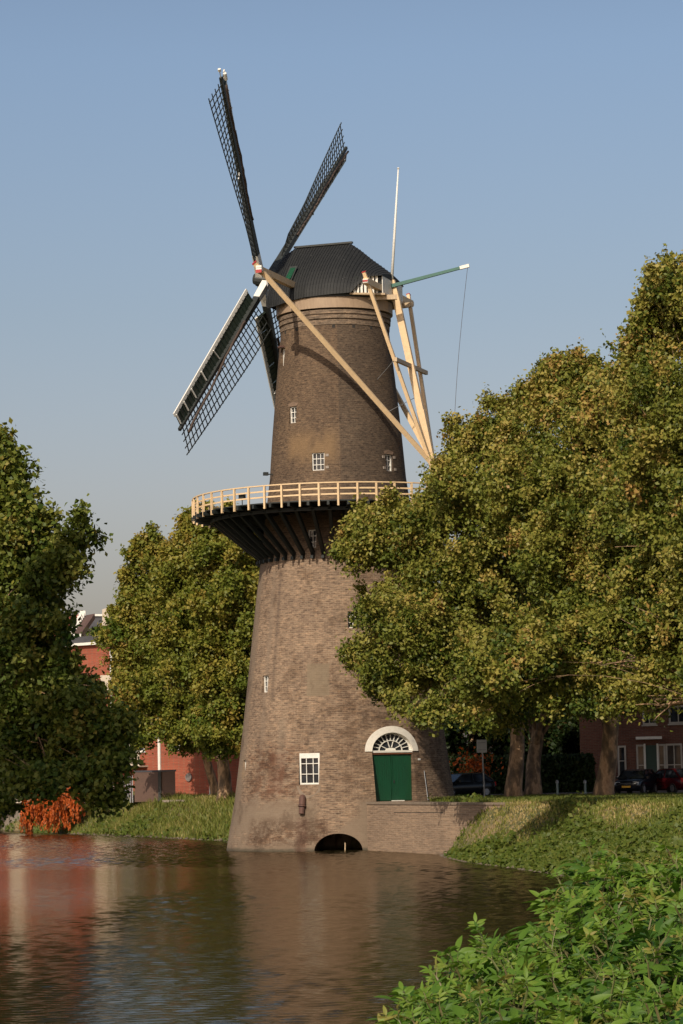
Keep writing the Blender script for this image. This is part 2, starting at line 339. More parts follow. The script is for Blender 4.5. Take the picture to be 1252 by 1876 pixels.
def terr(x,y):
    x=np.asarray(x,float); y=np.asarray(y,float)
    d=sdf(x,y); w=np.interp(y,[20,60,85,104,118,127,132.5,133.5,150,158,172],[7,8,9,8,5.5,2.6,1.2,.3,.3,2.5,5])
    w=np.where(x<-16,np.interp(y,[185,200,212,232],[5,4.5,2.5,.5]),w)
    t=np.clip(d/w,0,1); s=t*.35+.65*(t*t*(3-2*t))
    z=s*2.46
    z=z+np.where((d>0.2)&(d<w*1.1),vnoise(x*2,y*2,3)*.10,0)
    z=np.where(d<0,np.maximum(-1.4,d*.9),z)
    # behind the quay wall the ground is level with its top
    (ax,ay),(bx,by)=WALLP[1],WALLP[2]; side=(x-ax)*(by-ay)-(y-ay)*(bx-ax)
    side=side/math.hypot(bx-ax,by-ay); beh=(side<-.75)&(y>126.5)&(y<150)&(x>4)&(x<12)
    (ax,ay),(bx,by)=WALLP[0],WALLP[1]; side2=(x-ax)*(by-ay)-(y-ay)*(bx-ax)
    side2=side2/math.hypot(bx-ax,by-ay); beh2=(side2<-.8)&(y>133)&(y<150)&(x>.9)&(x<12)
    # "side<0" is the right-hand/back side for walls running towards the camera
    z=np.where(beh|beh2,np.maximum(z,2.44),z)
    # near bank, kept low under the elder bushes
    z=np.where(y<20,np.minimum(z,2.0),z)
    return z
xs=np.concatenate([[-4000,-1500,-600,-250,-120],np.arange(-70,-36,3),np.arange(-36,24,.6),np.arange(24,70,3),[120,250,600,1500,4000]])
ys=np.concatenate([[-4000,-1000,-200,-50,-10],np.arange(0,100,1.5),np.arange(100,250,.7),np.arange(250,300,8),[400,700,1500,4000]])
GX,GY=np.meshgrid(xs,ys); GZ=terr(GX,GY); V=np.stack([GX,GY,GZ],-1).reshape(-1,3); nx=len(xs); ny=len(ys)
I=np.arange(nx*ny).reshape(ny,nx); Fq=np.stack([I[:-1,:-1],I[:-1,1:],I[1:,1:],I[1:,:-1]],-1).reshape(-1,4)
g=fastmesh('ground',V,Fq,ground_m,smooth=True); g['kind']='structure'
wx=np.concatenate([[-60,-45],np.arange(-36,13,.13),[16]]); wy=np.concatenate([[8,20],np.arange(30,236,.10),[250]])
WX,WY=np.meshgrid(wx,wy); WZ=np.zeros_like(WX); rw=np.random.default_rng(12)
for k in range(34):
    lam=.25*(.55/.25)**rw.uniform(0,1); a=rw.normal(0,.75)+PI/2; ph=rw.uniform(0,2*PI); kk=2*PI/lam
    WZ+=(.0185/kk)*np.sin(kk*(WX*math.cos(a)+WY*math.sin(a))+ph+.8*np.sin(WX*.31+k)+.8*np.sin(WY*.23+k*1.7))
amp=np.clip(.85+.35*np.sin(WX*.21+WY*.07+1)*np.sin(WY*.11-WX*.05)+.25*np.sin(WX*.5+1.3)*np.sin(WY*.045+.6),.3,1.4)
sm=lambda v,a,b:(lambda t:t*t*(3-2*t))(np.clip((v-a)/(b-a),0,1))
edge=-9+(WY-71)*4.1/40+.5*np.sin(WY*.4)
calm=sm(WX,edge+1.6,edge-1.0)*sm(WY,66,74)*sm(WY,128,119)
amp=amp*(1+1.2*sm(WY,124,140))*(1-.72*calm)*sm(WY,236,200)
WZ*=amp; V=np.stack([WX,WY,WZ],-1).reshape(-1,3); I=np.arange(V.shape[0]).reshape(WX.shape); Fq=np.stack([I[:-1,:-1],I[:-1,1:],I[1:,1:],I[1:,:-1]],-1).reshape(-1,4)
w=fastmesh('water',V,Fq,water_m,smooth=True); w['kind']='structure'
# street on the right bank
b=MB(); b.box((7.5,158,2.2),(90,166.5,2.474)); tag(b.build('road',asphalt),kind='structure')
b=MB(); b.box((7.5,166.5,2.2),(90,170.5,2.60)); tag(b.build('pavement',paving),kind='structure')
# ------------------------------------------------------------------ windmill
X0=-.16; YC=150.0
PROF=[(-1.4,6.7),(0,6.5),(1.12,6.3),(2.59,6.02),(4.66,5.74),(6.44,5.5),(7.63,5.36),(10.6,5.0),(13.6,4.64),(15.7,4.36),(18.3,4.02),(20.23,3.77),(22.65,3.58),(25.7,3.29),(27.5,3.1),(28.45,3.0)]
def RZ(z): return float(np.interp(z,[p[0] for p in PROF],[p[1] for p in PROF]))
def hit(px,py):
    d=ray(px,py); t=132/d[1]
    for i in range(4000):
        p=CP+d*t
        if math.hypot(p[0]-X0,p[1]-YC)<RZ(p[2]): break
        t+=.006/d[1]
        if p[1]>150: break
    return math.atan2(p[0]-X0,-(p[1]-YC)),p[2]
mill=thing('windmill',(X0,YC,0),'tall round brick windmill standing in the water, sails turned left','windmill')
def NT(al): return Vector((math.sin(al),-math.cos(al),0)),Vector((math.cos(al),math.sin(al),0))
def surf(al,z,off=0):
    n,_=NT(al); return Vector((X0,YC,z))+n*(RZ(z)+off)
NS=160
b=MB(); vs=[];fs=[]
for (z,r) in PROF:
    for k in range(NS):
        a=2*PI*k/NS; vs.append((X0+r*math.sin(a),YC-r*math.cos(a),z))
for i in range(len(PROF)-1):
    for k in range(NS): fs.append((i*NS+k,i*NS+(k+1)%NS,(i+1)*NS+(k+1)%NS,(i+1)*NS+k))
fs+=[tuple(range(NS-1,-1,-1)),tuple((len(PROF)-1)*NS+k for k in range(NS))]
b.add(vs,fs); tower=b.build('tower',towerbrick,mill)
cut=MB()
def cutpoly(al,pts,z0,r0,depth):   # pts (s,z) relative; prism along normal
    n,t=NT(al); c=Vector((X0,YC,0))
    cut.prism([c+n*(r0-depth)+t*s+Vector((0,0,z)) for s,z in pts],n*(depth+1.2))
wins=[]
def win(px,py,wpx,hpx,cols,rows,kind='w',inset=.13):
    al,z=hit(px,py); Yv=YC-RZ(z)*math.cos(al); k=Yv/FPX
    w_=wpx*k/max(.35,math.cos(al)); h_=hpx*k
    r=RZ(z)
    cutpoly(al,[(-w_/2,z-h_/2),(w_/2,z-h_/2),(w_/2,z+h_/2),(-w_/2,z+h_/2)],z,r,.32)
    wins.append((al,z,w_,h_,cols,rows,inset)); return al,z,w_,h_
W=[win(536.5,760,13,31,2,3),win(583,845.5,23,33,3,3),win(714,848,13,31,2,3),win(572,987,16,34,2,3),win(647.5,1135,20,31,2,3),
   win(486,1253,11,31,2,3),win(721,1253,15,28,2,3),win(566.5,1408.5,37,57,3,3,inset=.06)]
slit=[win(447,1410,6,34,1,1),win(517.5,655,7,34,1,1)]
# door
al_l,zl=hit(687,1440); al_r,zr=hit(762,1440); ALD=(al_l+al_r)/2; DW=2*RZ(3.6)*math.sin((al_r-al_l)/2)
zd0=2.52; zd1=hit(725,1382)[1]; zsp=hit(725,1376)[1]; ztop=hit(722,1342)[1]
RD=RZ(4.0)
fanw=DW/2+.0
pts=[(-DW/2,zd0),(DW/2,zd0),(DW/2,zsp)]+[(fanw*math.cos(a),zsp+(ztop-zsp)*math.sin(a)) for a in [PI*k/20 for k in range(1,20)]]+[(-DW/2,zsp)]
cutpoly(ALD,pts,0,RZ(5.5),.42)
# culvert
alc,_=hit(620,1545); cw=1.27; ch=hit(620,1527)[1]
pts=[(-cw,-1.3),(cw,-1.3),(cw,.0)]+[(cw*math.cos(a),.0+ch*math.sin(a)) for a in [PI*k/24 for k in range(1,24)]]+[(-cw,.0)]
cutpoly(alc,pts,0,RZ(0),5.2)
cutter=cut.build('cutter',darkint); 
md=tower.modifiers.new('b','BOOLEAN'); md.operation='DIFFERENCE'; md.solver='EXACT'; md.object=cutter
bpy.context.view_layer.update()
dg=bpy.context.evaluated_depsgraph_get(); me=bpy.data.meshes.new_from_object(tower.evaluated_get(dg)); tower.modifiers.clear(); tower.data=me
bpy.data.objects.remove(cutter)
print('door',DW,zd0,zd1,zsp,ztop,'ang',math.degrees(ALD),'arch',ch)
for i,(al,z,w_,h_,cols,rows,inset) in enumerate(wins):
    n,t=NT(al); Z=Vector((0,0,1)); c=Vector((X0,YC,z))+n*(RZ(z+h_/2)-inset); big=w_>.85
    fr=.085 if big else .05
    b=MB()
    if cols==1:
        b.obox(c,t,n,Z,w_/2,.03,h_/2)
        f=b.build('window',white,mill); continue
    for sx in (-1,1): b.obox(c+t*sx*(w_/2-fr/2-.003),t,n,Z,fr/2,.05,h_/2-.003)
    for sz in (-1,1): b.obox(c+Z*sz*(h_/2-fr/2-.003),t,n,Z,w_/2-fr-.003,.05,fr/2)
    if big:
        b.obox(c+Z*(-h_/2-.03)+n*.10,t,n,Z,w_/2+.03,.09,.03); b.obox(c+n*.0+Z*(h_/2-fr-.09),t,n,Z,w_/2-fr-.004,.045,.09)
    m_=.032 if big else .026
    for k in range(1,cols): b.obox(c+t*(-w_/2+w_*k/cols),t,n,Z,m_/2+.003,.03,h_/2-fr-.003)
    for k in range(1,rows):
        for q in range(cols): b.obox(c+Z*(-h_/2+h_*k/rows)+t*(-w_/2+w_*(q+.5)/cols),t,n,Z,w_/cols/2-m_/2-.006,.026,m_/2+.003)
    f=b.build('window',white,mill)
    b=MB(); b.obox(c-n*.055,t,n,Z,w_/2-.01,.008,h_/2-.01); b.build('pane',glass,f)
    if i in (0,2):   # brick flat arch above window
        b=MB(); zz=z+h_/2
        q=[surf(al+s/RZ(z),zz+dz,.025) for s,dz in ((-w_/2-.06,.02),(w_/2+.06,.02),(w_/2+.12,.17),(0,.26),(-w_/2-.12,.17))]
        b.prism(q,-n*.1); b.build('window_arch',simple('pale_brick_arch',(.21,.14,.095),(.14,.095,.065),8,.85),f)
    if i in (1,2):   # pale shutter blocks set in the brick
        for s,dz in ((1,.33),(1,-.33),(-1,-.3),(-1,.3)):
            if i==1 and s<0: continue
            b=MB(); b.obox(surf(al+s*(w_/2+.16)/RZ(z),z+dz,0),t,n,Z,.09,.03,.07)
            b.build('stone_block',simple('pale_stone',(.32,.27,.225),(.25,.21,.175),8,.8),f)
    if i==7:         # cement patch below the big window
        b=MB()
        q=[surf(al+s/RZ(z),z+dz,.012) for s,dz in ((-w_/2-.12,-h_/2-.06),(w_/2+.1,-h_/2-.06),(w_/2+.05,-h_/2-.35),(.25,-h_/2-.62),(-.1,-h_/2-.75),(-w_/2+.05,-h_/2-.45))]
        b.prism(q,-n*.05); b.build('sill_render',simple('sill_cement',(.22,.165,.12),(.16,.12,.085),3,.85),f)
# door parts
n,t=NT(ALD); Z=Vector((0,0,1)); DC=Vector((X0,YC,0))+n*(RZ(5.3)-.30)
door=MB(); door.obox(DC+Z*((zd1+zd0)/2)-n*.06,t,n,Z,DW/2-.01,.03,(zd1-zd0)/2-.01); dro=door.build('door',doorgreen,mill)
for s in (-1,1):
    b=MB(); b.obox(DC+t*s*(DW/4)+Z*((zd1+zd0)/2),t,n,Z,DW/4-.018,.03,(zd1-zd0)/2-.03)
    for k in range(-4,5): b.obox(DC+t*(s*DW/4+k*DW/19)+Z*((zd1+zd0)/2)+n*.032,t,n,Z,DW/40-.004,.006,(zd1-zd0)/2-.05)
    b.build('door_leaf',doorgreen,dro)
b=MB(); b.obox(DC+n*.05+t*.02+Z*((zd1+zd0)/2),t,n,Z,.025,.02,(zd1-zd0)/2-.03); b.build('door_strip',doorgreen,dro)
b=MB(); b.obox(DC+n*.06+t*.14+Z*3.55,t,n,Z,.03,.02,.07); b.build('door_handle',blackw,dro)
b=MB(); b.obox(DC+n*.25+t*.25+Z*2.50,t,n,Z,.3,.18,.06); b.build('door_step',white,dro)
b=MB(); b.obox(DC+n*.03+Z*(zd1+.07),t,n,Z,DW/2-.004,.09,.05); b.build('lintel',simple('red_brown_lintel',(.30,.12,.06),(.24,.10,.05),4,.6),dro)
fan=MB(); zf=zd1+.14; hf=ztop-zf-.01; wf=DW/2-.03
def fp(a,k): return DC+t*(wf*k*math.cos(a))+Z*(zf+.06+(hf-.07)*k*math.sin(a))
fan.obox(DC+n*.05+Z*(zf+.02),t,n,Z,DW/2-.005,.12,.055)
for a in [PI*k/12 for k in range(1,12)]: fan.beam(fp(a,.58 if True else 0),fp(a,.97),.035,.05,up=n)
for a in [PI*k/12 for k in (2,5,7,10)]: fan.beam(fp(a,.2),fp(a,.58),.035,.05,up=n)
for k_,w_ in ((.58,.045),(.97,.06)):
    for j in range(24): fan.beam(fp(PI*j/24,k_),fp(PI*(j+1)/24,k_),w_,.055+.002*(j%2),up=n)
fan.prism([DC-n*.02+t*(wf*.27*math.cos(PI*j/10))+Z*(zf+.06+.16*math.sin(PI*j/10)) for j in range(11)],n*.05)
fo=fan.build('fanlight',white,mill)
b=MB(); b.prism([fp(PI*j/24,1.0)-n*.05 for j in range(25)],-n*.01); b.build('pane',glass,fo)
# white arch surround
ro_w=hit(769,1375)[0]; li_w=hit(674,1378)[0]
rw=RZ(zsp)*(ro_w-li_w)/2; rh=hit(722,1330)[1]-zsp; b=MB(); n1=32; vs=[];fs=[]
for j in range(n1+1):
    a=PI*j/n1
    for (kx,kz,off) in ((rw,rh,.06),(DW/2,ztop-zsp,.06),(DW/2,ztop-zsp,-.30),(rw,rh,-.05)):
        s_=kx*math.cos(a); zz=zsp+kz*math.sin(a)-(.0)
        vs.append(surf(ALD+s_/RZ(zsp),zz,off))
for j in range(n1):
    for q in range(4): fs.append((j*4+q,j*4+(q+1)%4,(j+1)*4+(q+1)%4,(j+1)*4+q))
fs+=[(0,1,2,3),(n1*4+3,n1*4+2,n1*4+1,n1*4)]
b.add(vs,fs); b.build('arch_surround',plaster,mill,smooth=False)
# house number plate and metal rod right of the door
al,z=hit(768,1391); n,t=NT(al); b=MB(); b.obox(surf(al,z,.015),t,n,Z,.09,.012,.05); b.build('number_plate',white,mill)
a0,z0=hit(776,1412); a1,z1=hit(783,1466); b=MB(); b.tube([surf(a0,z0,.05),surf(a1,z1,.06)],.022,6); b.build('metal_rod',steel,mill)
# iron pipe on the wall
a0,z0=hit(556,1461); a1,z1=hit(556,1491); b=MB(); n,t=NT(a0)
b.tube([surf(a0,z1,.12),surf(a0,z1+.42*(z0-z1),.12)],.15,12); b.tube([surf(a0,z1+.44*(z0-z1),.13),surf(a0,z1+.53*(z0-z1),.13)],.21,12); b.tube([surf(a0,z1+.55*(z0-z1),.12),surf(a0,z0,.10),surf(a0,z0+.08,.04)],[.18,.18,.12],12)
b.build('iron_pipe',rust,mill,smooth=False)
# stake in the culvert
b=MB(); p=at(632,1560,144.0); b.tube([(p.x,p.y,-.6),(p.x+.03,p.y,.42)],.035,6); b.build('culvert_stake',wood_b,mill)
# lamp bracket at left, hood on slit windows
for (px,py) in ((493,869),):
    al,z=hit(500,py); n,t=NT(al); b=MB(); b.beam(surf(al,z,0),surf(al,z,.35),.06,.06); b.obox(surf(al,z+.02,.4),t,n,Z,.1,.13,.09); b.build('wall_lamp',blackw,mill)
al,z,w_,h_=slit[1]; n,t=NT(al); b=MB(); b.obox(surf(al,z+h_/2+.08,.1),t,n,Z,.2,.14,.05); b.build('slit_hood',rust,mill)
# brick collar below cap
b=MB(); vs=[];fs=[]; CP_=[(28.40,2.99),(28.40,3.04),(28.62,3.06),(28.62,3.02),(28.74,3.02),(28.74,3.10),(28.92,3.11),(28.92,3.07),(29.0,3.07),(29.0,3.13),(29.22,3.13),(29.22,2.6)]
for z,r in CP_:
    for k in range(96):
        a=2*PI*k/96; vs.append((X0+r*math.sin(a),YC-r*math.cos(a),z))
for i in range(len(CP_)-1):
    for k in range(96): fs.append((i*96+k,i*96+(k+1)%96,(i+1)*96+(k+1)%96,(i+1)*96+k))
b.add(vs,fs); b.build('brick_collar',collarbrick,mill)
for k in range(-4,5):   # small put-log holes
    al=k*.37-.02; n,t=NT(al); b=MB(); b.obox(surf(al,28.30,-.04),t,n,Z,.08,.05,.12); b.build('wall_hole',darkint,mill)
def ringpart(name,r0,r1,z0,z1,mat,parent=mill,seg=96):
    b=MB(); vs=[];fs=[]
    for k in range(seg):
        a=2*PI*k/seg; sn,cs=math.sin(a),-math.cos(a)
        for r,z in ((r0,z0),(r1,z0),(r1,z1),(r0,z1)): vs.append((X0+r*sn,YC+r*cs,z))
    for k in range(seg):
        j=(k+1)%seg
        for q in range(4): fs.append((k*4+q,k*4+(q+1)%4,j*4+(q+1)%4,j*4+q))
    b.add(vs,fs); return b.build(name,mat,parent)
ringpart('curb_ring',2.5,3.24,29.30,29.98,simple('curb_plank',(.36,.26,.17),(.27,.19,.125),3,.6,(3,3,.6)))
# cap --------------------------------------------------------------
PHI=rad(19.3); e1=Vector((-math.cos(PHI),math.sin(PHI),0)); uu=Vector((-math.sin(PHI),-math.cos(PHI),0)); CC=Vector((X0,YC,0))
def cp(h,v,z): return CC+e1*h+uu*v+Z*z
ST=[(3.46,1.6,29.95,32.25),(3.2,2.1,29.72,32.65),(2.8,2.5,29.68,33.05),(2.28,2.8,29.72,33.34),(1.5,3.08,29.85,33.36),(.5,3.34,29.93,33.36),(-.5,3.36,29.97,33.36),(-1.07,3.28,30.0,33.34),(-1.6,3.1,30.03,32.95),(-2.0,2.95,30.06,32.6),(-2.35,2.75,30.5,32.3),(-2.8,2.45,30.95,31.95),(-3.45,1.95,31.05,31.42)]
NP=12
def prof(w,e,r,k):
    t_=k/NP; return w*(1-t_**1.35)*(1+.06*math.sin(PI*t_)), e+(r-e)*(t_**.92)
b=MB(); vs=[];fs=[]
m=2*NP+1
for h,w_,e,r in ST:
    for k in range(-NP,NP+1):
        y,z=prof(w_,e,r,NP-abs(k)); vs.append(cp(h,y*(-1 if k<0 else 1),z))
for i in range(len(ST)-1):
    for k in range(m-1): fs.append((i*m+k,i*m+k+1,(i+1)*m+k+1,(i+1)*m+k))
fs.append(tuple(range(m))); fs.append(tuple(range((len(ST)-1)*m,len(ST)*m)))
b.add(vs,fs)
# battens down the slope, leaning
def capsurf(h,k):
    hs=[s[0] for s in ST][::-1]
    w_,e,r=[float(np.interp(h,hs,[s[j] for s in ST][::-1])) for j in (1,2,3)]
    return prof(w_,e,r,k)
h=-3.3
while h<3.3:
    for sg in (1,-1):
        pts_=[]
        for k in range(NP+1):
            hh=h+.55*(k/NP-.5)*0; hh=max(-3.4,min(3.35,h)); y,z=capsurf(hh,k); pts_.append(cp(hh,sg*(y+.02),z+.02))
        for k in range(NP): b.beam(pts_[k],pts_[k+1],.024,.010,up=e1)
    h+=.17
cap=b.build('cap_roof',roof_m,mill)
b=MB(); b.beam(cp(2.3,0,33.42),cp(-1.15,0,33.42),.22,.1); b.build('ridge_board',blackw,cap)
b=MB(); vs=[];fs=[]  # skirt band inside the roof, dark
ringp=ringpart('cap_skirt',2.9,3.28,29.90,30.2,blackw)
# white stormboard at front edge
b=MB(); b.beam(cp(3.46,1.28,31.1),cp(3.50,1.05,31.9),.06,.10); b.build('front_edge_board',white,cap)
# hatch green
b=MB(); y,z=capsurf(1.75,3); y2,z2=capsurf(1.75,6)
b.prism([cp(1.95,y+.06,z+.25),cp(1.50,y+.06,z+.25),cp(1.38,y2+.08,z2+.28),cp(1.83,y2+.08,z2+.28)],uu*.03); ht=b.build('cap_hatch',blackw,mill)
b=MB(); b.prism([cp(1.88,y+.10,z+.33),cp(1.56,y+.10,z+.33),cp(1.46,y2+.12,z2+.22),cp(1.76,y2+.12,z2+.22)],uu*.03); b.build('hatch_panel',doorgreen,ht)
# rear gable of white vertical boards
rg=MB()
def rearside(sg):
    for k in range(7):
        h=-2.12-k*.175; y=float(np.interp(h,[-3.45,-2.8,-2.35,-2.0],[1.75,2.25,2.55,2.75])); z1=float(np.interp(h,[-3.45,-2.8,-2.35,-2.0],[31.12,31.05,30.75,30.3]))
        rg.beam(cp(h,sg*y,30.08),cp(h,sg*y,z1),.13,.04,up=uu)
rearside(1); rearside(-1)
for k in range(13):
    v=-1.65+k*.275; rg.beam(cp(-3.42,v,30.1),cp(-3.42,v,31.12),.2,.04,up=e1)
gable=rg.build('rear_gable',white,mill)
b=MB(); b.prism([cp(-2.1,2.6,30.1),cp(-3.35,1.7,30.1),cp(-3.35,-1.7,30.1),cp(-2.1,-2.6,30.1)],Z*.9); b.build('gable_backing',blackw,gable)
b=MB(); b.prism([cp(-1.9,2.85,29.98),cp(-3.6,1.85,29.98),cp(-3.6,-1.85,29.98),cp(-1.9,-2.85,29.98)],Z*.1); b.build('gable_floor',wood_b,gable)
for s in (-1,1):
    b=MB(); b.beam(cp(-1.0,s*2.3,29.9),cp(-4.1,s*1.3,29.9),.22,.26); b.build('cap_bearer',wood_b,mill)
# windshaft end
b=MB(); TAU=rad(9.8); nn=e1*math.cos(TAU)+Z*math.sin(TAU); vvv=-e1*math.sin(TAU)+Z*math.cos(TAU)
HUB=CC+e1*4.12+Z*31.73
b.tube([HUB-nn*3.4,HUB-nn*.5,HUB+nn*.45],[.34,.36,.40],14); b.mi=0
b.build('windshaft',blackw,mill)
b=MB(); b.tube([HUB+nn*.451,HUB+nn*.62],[.36,.30],14); b.build('shaft_end',blackw,mill)
# sails -----------------------------------------------------------
AA=rad(44.2); dA=uu*math.cos(AA)+vvv*math.sin(AA); dB=-uu*math.sin(AA)+vvv*math.cos(AA)
for idx,(dr,P,off) in enumerate(((dA,uu*math.sin(AA)-vvv*math.cos(AA),.22),(dB,dA,-.2),(-dB,-dA,-.2),(-dA,-(uu*math.sin(AA)-vvv*math.cos(AA)),.22))):
    C0=HUB+nn*off; L=13.33
    sail=None
    b=MB(); b.beam(C0+dr*1.75,C0+dr*L,.36,.34,.17,.15,up=nn); sail=b.build('sail',blackw,mill)
    b=MB(); b.beam(C0+dr*.0,C0+dr*1.75,.44,.40,.37,.35,up=nn); b.build('stock_root',white if idx!=1 else blackw,sail)
    def PW(r): 
        be=rad(np.interp(r,[2,5,9,13.3],[23,20,10,0])); return P*math.cos(be)-nn*math.sin(be)
    WD=1.85; b=MB(); r=2.15
    while r<=13.26:
        p=PW(r); b.beam(C0+dr*r-p*.1,C0+dr*r+p*(WD+.06),.045,.045,up=nn); r+=.385
    for k in range(1,5):
        for q in range(14):
            ra_=2.15+q*(13.2-2.15)/14; rb=2.15+(q+1)*(13.2-2.15)/14
            b.beam(C0+dr*ra_+PW(ra_)*WD*k/4,C0+dr*rb+PW(rb)*WD*k/4,.042 if k<4 else .055,.042,up=nn)
    b.build('lattice',blackw,sail)
    # wind boards on the leading side
    def PB(r): 
        g_=rad(np.interp(r,[2,13.3],[22,12])); return -P*math.cos(g_)+nn*math.sin(g_)
    b=MB()
    for q in range(9):
        ra_=2.1+q*(13.1-2.1)/9+.02; rb=2.1+(q+1)*(13.1-2.1)/9-.02
        A_=C0+dr*ra_+PB(ra_)*.1; B_=C0+dr*rb+PB(rb)*.1; C_=C0+dr*rb+PB(rb)*.82; D_=C0+dr*ra_+PB(ra_)*.82
        b.prism([A_,B_,C_,D_],nn*.035)
    for q in range(28):
        r=2.2+q*.385
        if r<13: b.beam(C0+dr*r-nn*.03,C0+dr*r+PB(r)*.85-nn*.03,.05,.05,up=nn)
    b.build('wind_board',greenblack,sail)
    b=MB()
    for q in range(9):
        ra_=2.1+q*(13.2-2.1)/9; rb=2.1+(q+1)*(13.2-2.1)/9
        b.beam(C0+dr*ra_+PB(ra_)*.88,C0+dr*rb+PB(rb)*.88,.07,.22,up=PB(ra_))
    for r in (13.1,12.0,10.9,9.4): b.beam(C0+dr*r+PB(r)*.86-nn*.08,C0+dr*r+PB(r)*.25-nn*.10,.07,.05,up=nn)
    b.beam(C0+dr*7.6+PB(7.6)*.9-nn*.1,C0+dr*7.2+P*.55-nn*.14,.06,.06,up=nn)
    b.build('leading_edge',white if idx!=1 else simple('grey_white_paint',(.42,.41,.39),(.3,.3,.28),5,.6),sail)
    # sailcloth rolled up and tied along the stock
    rr=random.Random(idx); pts_=[];rs=[]
    for q in range(30):
        r=4.2+q*.30; wv=math.sin(q*.35+idx)*.16
        pts_.append(C0+dr*r+P*((r-9.0)*.10*(idx==2)+.10+wv*.35)-nn*(.24+.05*rr.random())); rs.append(.055+.02*rr.random())
    b=MB(); b.tube(pts_,rs,6); b.build('rolled_sailcloth',cloth,sail,smooth=True)
    if idx==0:
        b=MB(); b.tube([C0+dr*13.3,C0+dr*13.75],.03,6); b.tube([C0+dr*13.7,C0+dr*13.85],.09,8); b.tube([C0+dr*13.1-nn*.2-P*.15,C0+dr*13.5-nn*.2-P*.15],.10,8); b.build('tip_lamp',white,sail)
# tail --------------------------------------------------------------
FS=1.43; fe=[cp(FS,7.7,30.76),cp(FS,-7.7,30.76)]; re_=[cp(-3.22,3.95,30.42),cp(-3.22,-3.95,30.42)]
b=MB(); b.beam(fe[0],fe[1],.30,.34); sp=b.build('long_cross_beam',wood,mill)
for q in (0,1):
    s=1 if q==0 else -1
    b=MB(); b.beam(fe[q]+uu*s*.002,fe[q]+uu*s*.22,.32,.16); b.beam(fe[q]+Z*.16,fe[q]+uu*s*.22+Z*.16,.32,.12) ; b.build('beam_tip',white,sp)
    b=MB(); b.beam(fe[q]+uu*s*.225-Z*.09,fe[q]+uu*s*.245-Z*.09,.33,.17); b.build('red_band',red,sp)
b=MB(); b.beam(re_[0],re_[1],.30,.34); sp2=b.build('short_cross_beam',wood,mill)
for q in (0,1):
    s=1 if q==0 else -1
    b=MB(); b.beam(re_[q]+uu*s*.002,re_[q]+uu*s*.10,.29,.20); b.build('beam_tip',white,sp2)
    b=MB(); b.beam(re_[q]+uu*s*.103,re_[q]+uu*s*.12,.28,.10); b.build('red_band',red,sp2)
TT=cp(-3.5,0,30.75); TB=at(798,876,148.1); TB=CC+e1*(-5.65)+Z*TB.z
b=MB(); b.beam(TT+Z*.35,TT*.93+TB*.07,.22,.14,.26,.38,up=uu.cross(TT-TB)); b.beam(TT*.93+TB*.07,TT*.35+TB*.65,.26,.38,.28,.36,up=uu.cross(TT-TB)); b.beam(TT*.35+TB*.65,TB,.30,.42,.30,.34,up=uu.cross(TT-TB)); b.build('tail_pole',wood,mill)
b=MB(); b.beam(TB+Z*.2,TB-Z*1.5+e1*-.15,.32,.34,up=uu); b.build('tail_foot',wood,mill)
J=TT*.08+TB*.92
def brace(p0,p1,w=.24,h=.25): 
    b=MB(); d=(Vector(p0)-Vector(p1)).normalized(); b.beam(Vector(p0)+d*.55,p1,w,h,up=uu); o=b.build('brace',wood,mill)
    c=MB(); c.beam(Vector(p0)+d*.552,Vector(p0)+d*.60,w+.03,h+.03,up=uu); c.build('brace_tip',red,o); return o
fb=Vector(fe[0])-uu*.28; brace(fb+uu*.1-e1*.0,J+uu*.25); brace(Vector(fe[1])+uu*.3,J-uu*.25)
brace(Vector(re_[0])-uu*.25,TT*.05+TB*.95+uu*.2,.18,.20); brace(Vector(re_[1])+uu*.25,TT*.05+TB*.95-uu*.2,.18,.20)
k=.40; c0=(Vector(re_[0])*(1-k)+TB*k); c1=(Vector(re_[1])*(1-k)+TB*k)
b=MB(); b.beam(c0+uu*.35-e1*.2,c1-uu*.45-e1*.2,.17,.22); b.build('tie_beam',wood_b,mill)
# white rail and winch bits near the tail foot
b=MB(); p=at(770,879,147.2); b.beam(p,p+Vector((.6,0,.02)),.1,.14); b.build('winch_handle',white,mill)
b=MB(); b.tube([TB-Z*.9+uu*.5,TB-Z*.9-uu*.5],.24,12); b.build('winch_drum',wood_b,mill)
# steel stay wires across
b=MB(); b.tube([surf(.75,25.4,.0),c0],.015,5); b.tube([surf(.9,23.6,0),c1*.8+TB*.2],.018,5); b.build('stay_wire',steel,mill)
# brake lever (green pole) and rope
q0=at(733,520,148.6); q1=at(843,491,147.8); q2=at(860,486.5,147.7)
b=MB(); b.beam(q0-(q1-q0)*.2,q1,.18,.2,.14,.15); bl=b.build('brake_lever',palegreen,mill)
b=MB(); b.beam(q1,q2,.17,.18,.17,.18); b.build('lever_tip',white,bl)
b=MB(); pts_=[]
for i in range(13):
    k=i/12; p=at(857+(829-857)*k,490+(880-490)*k,147.7); p.x-=.25*math.sin(PI*k)*.6; pts_.append(p)
b.tube(pts_,.012,5); b.build('brake_rope',cloth,bl)
# flag pole
f0=at(717,534,148.9); f1=at(730,310,148.2)
b=MB(); b.tube([f0,f0*.5+f1*.5,f1],[.085,.07,.035],10); fpole=b.build('flagpole',white,mill,smooth=True)
b=MB(); b.tube([f1-Z*.02,f1+Z*.05,f1+Z*.1],[.03,.08,.03],8); b.build('pole_cap',white,fpole)
